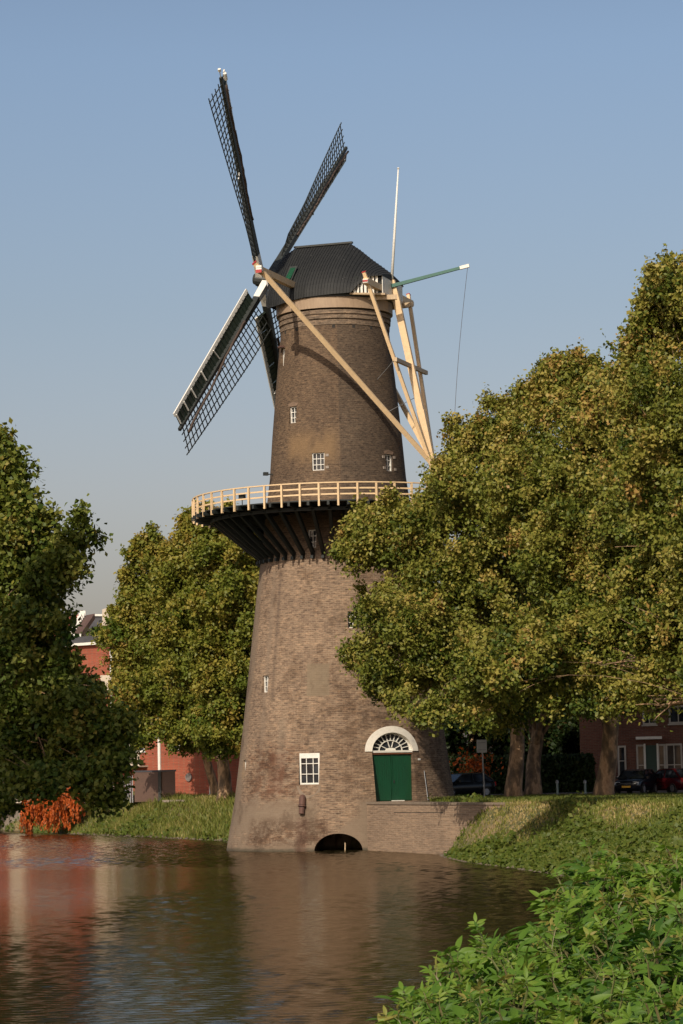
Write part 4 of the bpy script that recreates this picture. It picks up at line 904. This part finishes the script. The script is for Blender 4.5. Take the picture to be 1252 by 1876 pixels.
# ------------------------------------------------------------------ foreground elder bushes
def elder_bush(label,shoots,seed,group='elder bushes in the foreground'):
    rg=np.random.default_rng(seed); base=np.mean([s[0] for s in shoots],0); bz=float(terr(np.array([base[0]]),np.array([base[1]]))[0])
    t=thing('elder_bush',(base[0],base[1],bz),label,'bush',group)
    # leaflet template, folded along the midrib and drooping: 7 stations x 3
    st=[(0,0.02),(.12,.55),(.3,.95),(.5,1.0),(.7,.78),(.87,.40),(1,.02)]
    tp=[];
    for u_,w_ in st:
        zc=-.30*u_*u_
        for sd_ in (-1,0,1): tp.append((u_,sd_*w_*.17,zc+abs(sd_)*w_*.055))
    tp=np.array(tp); tf=[]
    for i in range(6):
        for j in range(2): tf.append((i*3+j,i*3+j+1,(i+1)*3+j+1,(i+1)*3+j))
    tf=np.array(tf); O=[];A=[];Bz=[];S=[];TI=[]; b=MB()
    def leaflet(p,d,up,s,ti):
        O.append(p);A.append(d);Bz.append(up);S.append(s);TI.append(ti)
    for (tip,root) in shoots:
        lsc=rg.uniform(.7,1.05); tip=np.array(tip);root=np.array(root); L_=np.linalg.norm(tip-root); ax=(tip-root)/L_; side=np.cross(ax,[0,0,1.]); side/=np.linalg.norm(side)+1e-6
        bend=rg.normal(0,.07)*L_; pts_=[root*(1-k)+tip*k+side*bend*math.sin(PI*k) for k in np.linspace(0,1,9)]
        b.tube([tuple(p) for p in pts_],[.010*(1-.7*i/8)+.002 for i in range(9)],5)
        ph=rg.uniform(0,PI); st_t=rg.normal(0,.16); nn_=int(L_/.085)+1
        for i in range(nn_):
            k=1-i*.085/L_
            if k<.05: break
            p=root*(1-k)+tip*k+side*bend*math.sin(PI*k); young=i<1
            f=np.cross(ax,side)
            for s_ in (0,PI):
                a=ph+i*PI/2*1.0+s_+rg.normal(0,.25); out=side*math.cos(a)+f*math.sin(a)
                el=(1.1 if young else rg.uniform(.35,.7)); d=out*math.cos(el)+ax*math.sin(el)+np.array([0,0,.05]); d/=np.linalg.norm(d)
                RL=(.07 if young else rg.uniform(.13,.19)); nl=2 if young else (3 if rg.uniform()<.35 else 2)
                up=ax-d*np.dot(ax,d)+np.array([0,0,.6]); up-=d*np.dot(up,d); up/=np.linalg.norm(up); sdv=np.cross(up,d)
                rp=[p+d*RL*q-np.array([0,0,1])*RL*.35*q*q for q in (0,.35,.7,1)]
                b.tube([tuple(q) for q in rp],[.003,.0025,.002,.0015],3,cap=False)
                ls=(.055 if young else rg.uniform(.085,.13))*lsc; ti=.42+st_t+(.30 if young else 0)+rg.normal(0,.14)
                for q in range(nl):
                    kq=.42+.5*q/max(1,nl-1)*.8; pq=p+d*RL*kq-np.array([0,0,1])*RL*.35*kq*kq
                    for sg in (-1,1):
                        dd=d*.55+sdv*sg*.85+rg.normal(0,.12,3)-np.array([0,0,.25]); leaflet(pq,dd/np.linalg.norm(dd),up+rg.normal(0,.2,3),ls*rg.uniform(.8,1.05),ti+rg.normal(0,.05))
                dd=d-np.array([0,0,.35])+rg.normal(0,.1,3); leaflet(rp[-1],dd/np.linalg.norm(dd),up,ls*1.1,ti)
    b.build('stems',stemm,t,fix=False)
    O=np.array(O);A=np.array(A);U=np.array(Bz);S=np.array(S); Sd=np.cross(U,A); Sd/=np.linalg.norm(Sd,axis=1)[:,None]+1e-9; U=np.cross(A,Sd); n=len(O)
    V=O[:,None,:]+S[:,None,None]*(tp[None,:,0:1]*A[:,None,:]+tp[None,:,1:2]*Sd[:,None,:]+tp[None,:,2:3]*U[:,None,:])
    F_=(np.arange(n)*len(tp))[:,None,None]+tf[None]
    fastmesh('foliage',V.reshape(-1,3),F_.reshape(-1,4),lf_elder,t,tint=np.repeat(np.array(TI),len(tf)),smooth=True)
    return t
OUT=[(690,1900),(725,1850),(770,1825),(800,1775),(830,1745),(850,1800),(880,1715),(930,1722),(960,1728),(1000,1712),(1030,1675),(1022,1612),(1050,1622),(1075,1560),(1120,1575),(1160,1595),(1200,1580),(1235,1565),(1300,1550)]
ox=[];oy=[]
for x_,y_ in sorted(OUT): ox.append(x_);oy.append(y_)
def outl(px): return float(np.interp(px,ox,oy))
rge=np.random.default_rng(77)
def mkshoots(x0,x1,n,extra=()):
    res=[]
    for px,py,Lm in extra:
        Y=np.interp(py,[1550,1876],[15.8,11.3]); tip=np.array(at(px,py,Y)); res.append((tip,tip+np.array([rge.uniform(.1,.3),rge.uniform(-.1,.3),-Lm])))
    for i in range(n):
        px=rge.uniform(x0,x1); o=outl(px); d=rge.uniform(0,1)**1.25*(1990-o)+14; py=o+d
        if py>1985: continue
        Y=np.interp(py,[1550,1990],[16.2,10.3])+rge.normal(0,.35); tip=np.array(at(px,py,Y)); Lm=rge.uniform(.35,.7)
        if rge.uniform()<.07: tip=tip+np.array([0,0,rge.uniform(.04,.11)]); Lm+=.1
        res.append((tip,tip+np.array([rge.normal(.12,.16),rge.normal(.08,.12),-Lm])))
    return res
elder_bush('lowest elder bush at the bottom edge, its tips over the water',mkshoots(700,880,105,[(826,1752,.5),(800,1790,.4),(745,1832,.4),(862,1775,.4)]),1)
elder_bush('elder bush in the middle of the foreground thicket, below the dark water',mkshoots(870,1030,175,[(882,1716,.5),(990,1716,.5),(930,1730,.5)]),2)
elder_bush('elder bush with a long arching shoot reaching over the ivy bank',mkshoots(1015,1140,165,[(1024,1612,.5),(1050,1628,.5),(1080,1556,.75),(1100,1575,.7)]),3)
elder_bush('rightmost elder bush of the foreground thicket',mkshoots(1125,1290,210,[(1225,1560,.6),(1180,1585,.6)]),4)
# ------------------------------------------------------------------ buildings
class Facade:
    def __init__(s,P,Q):
        s.P=Vector((*P,0)); s.Q=Vector((*Q,0)); s.t=(s.Q-s.P).normalized(); s.n=Vector((s.t.y,-s.t.x,0))
        if s.n.y>0: s.n=-s.n
    def hit(s,px,py):
        d=Vector(ray(px,py)); o=Vector(CP); k=(s.P-o).dot(s.n)/d.dot(s.n); p=o+d*k; return (p-s.P).dot(s.t),p.z
    def box(s,b,s0,s1,z0,z1,d0,d1):
        c=s.P+s.t*((s0+s1)/2)+s.n*((d0+d1)/2)+Z*((z0+z1)/2); b.obox(c,s.t,s.n,Z,abs(s1-s0)/2,abs(d1-d0)/2,abs(z1-z0)/2)
    def window(s,parent,s0,s1,z0,z1,cols=1,rows=1,fm=white,proud=.02,fr=.09):
        b=MB()
        s.box(b,s0,s0+fr,z0,z1,proud,proud+.06); s.box(b,s1-fr,s1,z0,z1,proud,proud+.06); s.box(b,s0+fr,s1-fr,z0,z0+fr,proud,proud+.058); s.box(b,s0+fr,s1-fr,z1-fr,z1,proud,proud+.058)
        for k in range(1,cols): m_=s0+(s1-s0)*k/cols; s.box(b,m_-.035,m_+.035,z0+fr,z1-fr,proud,proud+.05)
        for k in range(1,rows): m_=z0+(z1-z0)*k/rows; s.box(b,s0+fr,s1-fr,m_-.03,m_+.03,proud,proud+.045)
        s.box(b,s0-.08,s1+.08,z0-.09,z0-.005,0,.12)
        f=b.build('window',fm,parent); b=MB(); s.box(b,s0+.02,s1-.02,z0+.02,z1-.02,.002,proud+.01); b.build('pane',glass,f); return f
# red brick flats
FA=Facade((-5.0,209),(-46,241)); 
if FA.t.x>0: pass
fl=thing('apartment_building',((-25),226,2.4),'red brick flats with cream balconies, roof garden and white cornice behind the trees','building')
ztop_a=FA.hit(200,1180)[1]; LEN=(FA.Q-FA.P).length
b=MB(); FA.box(b,0,LEN,2.3,ztop_a,-10,0); b.build('wall',redbrick,fl)
b=MB(); FA.box(b,-.2,LEN+.2,ztop_a+.003,ztop_a+.22,-10.2,.35); b.build('cornice',white,fl)
b=MB(); FA.box(b,.3,LEN-.3,ztop_a+.225,ztop_a+.75,-9,.1); b.build('roof',slate_m,fl)
def fw_(px0,px1,py0,py1): a=FA.hit(px0,py1); c=FA.hit(px1,py0); return min(a[0],c[0]),max(a[0],c[0]),min(a[1],c[1]),max(a[1],c[1])
for r_ in ((205,271,1381,1404),(209,268,1318,1330),(60,140,1385,1404),(60,140,1322,1332),(200,232,1236,1262)):
    s0,s1,z0,z1=fw_(*r_); b=MB(); FA.box(b,s0,s1,z0,z1,.9,1.0); FA.box(b,s0,s1,z0-.12,z0,.0,1.0); b.build('balcony',cream_m,fl)
for r_ in ((212,266,1335,1378),(66,134,1335,1380),(206,228,1200,1234),(285,292,1330,1350),(313,330,1330,1372),(150,185,1340,1380),(60,90,1210,1250),(385,392,1415,1455),(236,262,1275,1310),(20,45,1340,1380),(-30,0,1340,1380),(240,262,1210,1240)):
    s0,s1,z0,z1=fw_(*r_); FA.window(fl,s0,s1,z0,z1,cols=2 if s1-s0>1.5 else 1,rows=1)
for px in (294,208):
    s0,_=FA.hit(px,1400); b=MB(); FA.box(b,s0-.11,s0+.11,4.2 if px==294 else 2.4,ztop_a-.2,.02,.16); b.build('drainpipe',white,fl)
for r_ in ((-58,-20,1250,1462),(25,52,1300,1462),(182,203,1300,1462)):
    s0,s1,z0,z1=fw_(*r_); b=MB(); FA.box(b,s0,s1,2.3,z1,.0,.5); b.build('cream_bay',cream_m,fl)
s0,z_=FA.hit(347,1424); b=MB(); cc=FA.P+FA.t*s0+Z*z_; b.tube([cc+FA.n*.0,cc+FA.n*.12],.32,16); b.build('round_vent',simple('dull_grey_metal',(.20,.17,.16),(.14,.12,.11),5,.7),fl)
# roof plants and railing on the flats' roof terrace
b=MB(); s0=FA.hit(190,1165)[0]
rngb=np.random.default_rng(3); n=700; P=np.array([tuple(FA.P+FA.t*(s0+rngb.normal(0,1.2))-FA.n*rngb.uniform(.2,1.5)+Z*(ztop_a+.8+rngb.uniform(0,.7))) for _ in range(n)]); Nn=rngb.normal(size=(n,3)); Nn/=np.linalg.norm(Nn,axis=1)[:,None]
V,F_=leafquads(P,Nn,.13*rngb.uniform(.6,1.3,n),rngb); rp_=thing('roof_plants',(P[0][0],P[0][1],ztop_a+.75),'dark potted greenery on the roof terrace of the red flats','plants'); fastmesh('foliage',V,F_,lf_green,rp_,tint=rngb.uniform(0,.7,n))
# brown shed by the bank
pA=at(247,1465,203.0);pB=at(293,1466,200.5);pC=at(322,1466,200.2)
zs0=2.35; zs1=at(293,1414,200.5).z
sh=thing('shed',(pB.x,pB.y,2.4),'low brown boarded shed with a flat roof at the foot of the red flats','shed')
a=Vector((pA.x,pA.y,0));bb=Vector((pB.x,pB.y,0));cc=Vector((pC.x,pC.y,0)); dd=a+(cc-bb)
b=MB(); b.prism([a+Z*zs0,bb+Z*zs0,cc+Z*zs0,dd+Z*zs0],Z*(zs1-zs0)); b.build('wall',greybrown,sh)
b=MB(); ctr=(a+cc)/2; b.prism([p+(p-ctr)*.05+Z*(zs1+.003) for p in (a,bb,cc,dd)],Z*.13); b.build('roof',slate_m,sh)
b=MB(); b.beam(bb+Z*zs0+(bb-ctr)*.04,bb+Z*(zs1)+(bb-ctr)*.04,.22,.22); b.build('corner_post',blackw,sh)
# greenhouse-like glazed screen left of it
pD=at(222,1464,206); g0=Vector((pD.x,pD.y,2.3)); g1=Vector((pA.x-.15,pA.y+.1,2.3)); gs=thing('glass_screen',tuple(g0),'glazed screen with grey posts beside the brown shed','screen')
b=MB(); b.prism([g0,g1,g1+Z*1.9,g0+Z*1.9],Vector((0,.04,0))); b.build('pane',glass,gs)
for k in range(6):
    p=g0*(1-k/5)+g1*(k/5); b=MB(); b.beam(p-Vector((0,.05,0)),p+Z*2.0-Vector((0,.05,0)),.07,.06); b.build('post',steel,gs)
# low rail along the left quay
b=MB(); q0=at(300,1466,198);q1=at(430,1464,192); q0.z=2.40;q1.z=2.40; b.beam(q0,q1,.25,.16); o=b.build('kerb',concrete,None,loc=(q0.x,q0.y,2.4)); tag(o,'low pale kerb edge along the top of the left bank','kerb')
# red tiled house far left
def mkroofhouse():
    h=thing('gabled_house',tuple(at(120,1200,262)[:2])+(2.4,),'house with red tiled roof and white stepped gable edge above the left trees','house')
    Y=262; a=at(40,1127,Y+5); c=at(152,1126,Y+5); e=at(40,1178,Y-2); f=at(128,1168,Y-2)
    b=MB(); b.prism([a,c,f,e],Vector((0,.3,-.3))); b.build('roof',tile_m,h)
    zt=min(e.z,f.z); b=MB(); b.box((e.x,Y-1.8,2.3),(f.x,Y+12,zt)); b.build('wall',redbrick,h)
    b=MB(); n=9
    for k in range(n):
        p=c*(1-(k+.5)/n)+f*((k+.5)/n); b.obox(p+Vector((.1,0,.25)),(1,0,0),(0,1,0),(0,0,1),.26,(c-f).length/n*.3,.24)
    b.build('stepped_gable',white,h)
    b=MB(); b.prism([at(153,1128,Y+4.5),at(174,1124,Y+4.5),at(147,1163,Y-2.2),at(129,1163,Y-2.2)],Vector((0,.3,-.5))); b.build('verge_slope',simple('brown_slates',(.13,.075,.06),(.09,.055,.045),3,.7),h)
    b=MB(); b.beam(at(127,1164.5,Y-2.4),at(149,1164.5,Y-2.4),.2,.35); b.build('gutter',white,h)
    b=MB(); x0=at(129,1165,Y-2).x; x1=at(150,1165,Y-2).x; b.box((x0,Y-1.7,2.3),(x1,Y+8,at(140,1168,Y).z)); b.build('side_wall',redbrick,h)
mkroofhouse()
Y=268
dh=thing('grey_house',tuple(at(177,1150,Y)[:2])+(2.4,),'dark grey roofed house between the red roof and the cream block','house')
b=MB(); b.prism([at(147,1168,Y),at(188,1168,Y),at(188,1128,Y+2),at(174,1128,Y+2)],Vector((0,3,0))); b.build('roof',slate_m,dh)
b=MB(); p=at(147,1168,Y); q=at(188,1168,Y); b.box((p.x,p.y,2.3),(q.x,q.y+6,p.z)); b.build('wall',cream_m,dh)
b=MB(); b.prism([at(148,1166,Y-.2),at(166,1150,Y-.2),at(166,1166,Y-.2)],Vector((0,.15,0))); b.build('white_panel',white,dh)
b=MB(); b.prism([at(168,1148,Y-.2),at(186,1148,Y-.2),at(186,1165,Y-.2),at(168,1165,Y-.2)],Vector((0,.1,0))); f=b.build('window',steel,dh)
b=MB(); b.prism([at(170,1150,Y-.25),at(184,1150,Y-.25),at(184,1164,Y-.25),at(170,1164,Y-.25)],Vector((0,.1,0))); b.build('pane',glass,f)
b=MB(); b.beam(at(173,1127,Y+1.8),at(189,1127,Y+1.8),.2,.2); b.build('roof_edge',white,dh)
cb=thing('cream_block',tuple(at(210,1150,266)[:2])+(2.4,),'cream rendered flat roofed block behind the trees, right of the grey roof','building')
b=MB(); p=at(188,1165,264); q=at(262,1165,264); zt=at(200,1116,264).z; b.prism([(p.x,p.y,2.3),(q.x,q.y,2.3),(q.x,q.y,zt+.9),(p.x,p.y,zt)],(0,10,0)); b.build('wall',cream_m,cb)
b=MB(); b.prism([at(190,1146,263.9),at(197,1146,263.9),at(197,1163,263.9),at(190,1163,263.9)],(0,.05,0)); b.build('shutter',simple('brown_shutter',(.2,.09,.06)),cb)
# brick house at the right
FR=Facade((15.6,183),(42,179))
hs=thing('brick_house',(22,182,2.5),'dark brick terrace house with tall white framed windows behind the parked cars','house')
LR=(FR.Q-FR.P).length; b=MB(); FR.box(b,0,LR,2.3,12.5,-9,0); b.build('wall',darkbrick,hs)
b=MB(); vs_=[]; 
for s_ in (0,LR):
    for d_,z_ in ((.3,12.5),(-9.3,12.5),(-4.5,16)): vs_.append(FR.P+FR.t*s_+FR.n*d_+Z*(z_+.003))
b.add(vs_,[(0,1,2),(3,5,4),(0,2,5,3),(1,4,5,2),(0,3,4,1)]); b.build('roof',slate_m,hs)
def fr_(px0,px1,py0,py1): a=FR.hit(px0,py1); c=FR.hit(px1,py0); return min(a[0],c[0]),max(a[0],c[0]),min(a[1],c[1]),max(a[1],c[1])
for r_,cc_,rw_ in (((1133,1147,1366,1422),1,2),((1168,1182,1364,1440),1,2),((1207,1219,1363,1440),1,2),((1222,1250,1362,1440),2,2),((1226,1260,1292,1326),2,1),((1178,1202,1300,1328),2,1),((1268,1300,1362,1440),2,2)):
    s0,s1,z0,z1=fr_(*r_); FR.window(hs,s0,s1,z0,z1,cc_,rw_,fr=.12,fm=simple('greyed_white_paint',(.46,.43,.38),(.34,.31,.27),2,.6))  # white toned down to grey for these windows
s0,s1,z0,z1=fr_(1185,1203,1365,1432); b=MB(); FR.box(b,s0,s1,z0,z1,.02,.08); do=b.build('door',simple('dark_teal_door',(.02,.06,.05),(.02,.05,.04),3,.4),hs)
b=MB(); FR.box(b,s0-.12,s0-.002,z0,z1+.1,.02,.14); FR.box(b,s1+.002,s1+.12,z0,z1+.1,.02,.14); b.build('door_frame',white,do)
b=MB(); FR.box(b,s0-.1,s1+.1,2.55,z0-.01,.02,.9); b.build('door_step',concrete,do)
s0,s1,z0,z1=fr_(1166,1213,1349,1355); b=MB(); FR.box(b,s0,s1,z0,z1,.0,.7); b.build('canopy',white,hs)
# ------------------------------------------------------------------ cars
def car(name,label,pos,rot,paint,front_plate='plate',L_=4.1,group='parked cars'):
    pm=simple('paint_'+paint[0],paint[1],tuple(x*.9 for x in paint[1]),2,.22); t=thing(name,pos,label,'car',group)
    W2=.84; c_,s_=math.cos(rot),math.sin(rot); P0=Vector(pos)
    def T(x,y,z): return P0+Vector((x*c_-y*s_,x*s_+y*c_,z))
    # stations along x (front +): (x, z_low, z_belt, half width)
    ST_=[(2.05,.42,.62,.62),(1.98,.28,.74,.74),(1.75,.22,.80,.80),(1.2,.2,.88,.84),(.75,.2,.93,.84),(0,.2,.95,.84),(-.8,.2,.96,.84),(-1.4,.2,.97,.83),(-1.85,.26,.96,.79),(-2.02,.36,.86,.72)]
    b=MB(); vs=[];fs=[]
    for x,z0,z1,w_ in ST_:
        pr=[(0,z0),(w_*.85,z0),(w_*.98,z0+.12),(w_,(z0+z1)/2),(w_*.97,z1-.08),(w_*.88,z1),(0,z1+.03)]
        pr=pr+[(-y,z) for y,z in pr[-2:0:-1]]; vs+=[T(x,y,z) for y,z in pr]
    m_=12
    for i in range(len(ST_)-1):
        for k in range(m_): fs.append((i*m_+k,i*m_+(k+1)%m_,(i+1)*m_+(k+1)%m_,(i+1)*m_+k))
    fs+=[tuple(range(m_)),tuple(range((len(ST_)-1)*m_,len(ST_)*m_))]; b.add(vs,fs); body=b.build('body',pm,t,smooth=True)
    b=MB(); CB=[(1.0,.93,.93,.78),(.35,.93,1.38,.66),(-.2,.94,1.44,.64),(-1.2,.95,1.42,.63),(-1.85,.96,.97,.74)]; vs=[];fs=[]
    for x,z0,z1,w_ in CB:
        ww=.78; vs+=[T(x,-ww,z0-.02),T(x,-w_,z1),T(x,w_,z1),T(x,ww,z0-.02)]
    for i in range(len(CB)-1):
        for k in range(3): fs.append((i*4+k,i*4+k+1,(i+1)*4+k+1,(i+1)*4+k))
    b.add(vs,fs); b.build('glasshouse',glass,t)
    b=MB(); b.add([T(.32,-.62,1.40),T(.32,.62,1.40),T(-.2,.62,1.47),T(-.2,-.62,1.47),T(-1.2,.61,1.45),T(-1.2,-.61,1.45),T(.32,-.62,1.36),T(.32,.62,1.36),T(-1.2,.61,1.41),T(-1.2,-.61,1.41)],[(0,1,2,3),(3,2,4,5),(0,6,7,1),(5,4,8,9)])
    for s in (-1,1):
        b.beam(T(1.0,s*.79,.93),T(.34,s*.66,1.39),.06,.05); b.beam(T(-.35,s*.80,.94),T(-.35,s*.66,1.43),.07,.05); b.beam(T(-1.2,s*.64,1.43),T(-1.86,s*.76,.97),.12,.06); b.beam(T(.34,s*.665,1.40),T(-1.2,s*.645,1.44),.05,.06)
    b.build('roof',pm,t)
    for x in (1.25,-1.25):
        for s in (-1,1):
            b=MB(); b.tube([T(x,s*.66,.31),T(x,s*.86,.31)],.31,18); wl=b.build('wheel',simple('tyre_rubber',(.02,.02,.02),(.03,.03,.03),5,.8),t)
            b=MB(); b.tube([T(x,s*.861,.31),T(x,s*.875,.31)],.19,14); b.build('rim',simple('alloy_rim',(.5,.5,.52),(.4,.4,.42),5,.35,metal=.7),wl)
    for s in (-1,1):
        b=MB(); b.obox(T(1.93,s*.56,.66),(c_,s_,0),(-s_,c_,0),(0,0,1),.07,.17,.075); b.build('headlight',simple('lamp_glass',(.75,.78,.8),(.5,.52,.55),6,.15),t)
        b=MB(); b.obox(T(-1.97,s*.62,.78),(c_,s_,0),(-s_,c_,0),(0,0,1),.06,.11,.12); b.build('taillight',simple('red_lamp',(.55,.03,.03),(.4,.02,.02),6,.2),t)
        b=MB(); b.obox(T(.72,s*.92,.98),(c_,s_,0),(-s_,c_,0),(0,0,1),.06,.09,.06); b.build('mirror',pm,t)
    for x in (2.07,-2.05):
        b=MB(); b.obox(T(x,0,.46),(c_,s_,0),(-s_,c_,0),(0,0,1),.012,.26,.055); b.build('number_plate',simple('yellow_plate',(.75,.40,.03),(.65,.33,.02),6,.4),t)
    b=MB(); b.obox(T(2.0,0,.62),(c_,s_,0),(-s_,c_,0),(0,0,1),.05,.36,.06); b.build('grille',blackw,t)
    return t
p=at(1166,1458,161.5); car('parked_car','black hatchback parked nose towards the water with an orange yellow plate','dummy' and (p.x,161.5,2.48),rad(-112),('black',(.012,.013,.018)))
p=at(1232,1458,162.5); car('parked_car','dark red car at the right edge showing its rear lamp','dummy' and (p.x,162.5,2.48),rad(118),('red',(.07,.006,.008)))
p=at(846,1458,165.0); car('parked_car','dark car half hidden behind the mill, only its lamps glinting','dummy' and (p.x,165.0,2.48),rad(-150),('grey',(.012,.014,.017)))
# ------------------------------------------------------------------ street furniture
p0=Vector(G(889,1466,141.0,2.42)); p1=at(883,1356,140.6); t=thing('street_sign',tuple(p0),'square grey sign seen from behind on a slim leaning post','sign')
b=MB(); b.tube([p0-Z*.2,p1],.04,8); b.build('post',steel,t)
b=MB(); c_=at(883,1367,140.5); b.obox(c_,Vector((.96,.28,0)),Vector((-.28,.96,0)),Z,.27,.015,.33); b.build('sign_panel',simple('dull_aluminium',(.46,.47,.48),(.36,.37,.38),4,.5,metal=.2),t)
for k in (-.18,.18):
    b=MB(); b.obox(c_+Z*k+Vector((.0,-.03,0)),Vector((.96,.28,0)),Vector((-.28,.96,0)),Z,.2,.012,.02); b.build('bracket',steel,t)
for (px,Y,h_,lb) in ((1022,152,.95,'left one of two slim grey green bollards between the plane trunks'),(1073,152,.92,'right one of two slim grey green bollards, nearer the leaning trunk')):
    p=Vector(G(px,1466,Y,2.44)); t=thing('bollard',tuple(p),lb,'bollard','bollards at the edge of the street')
    b=MB(); b.tube([p-Z*.1,p+Z*h_*.86],.065,10); b.build('post',simple('bollard_paint',(.22,.28,.26),(.15,.2,.18),5,.5),t); b=MB(); b.tube([p+Z*(h_*.86),p+Z*h_,p+Z*(h_+.05)],[.085,.08,.02],10); b.build('cap',steel,t)
print('done, objects',len(bpy.data.objects))
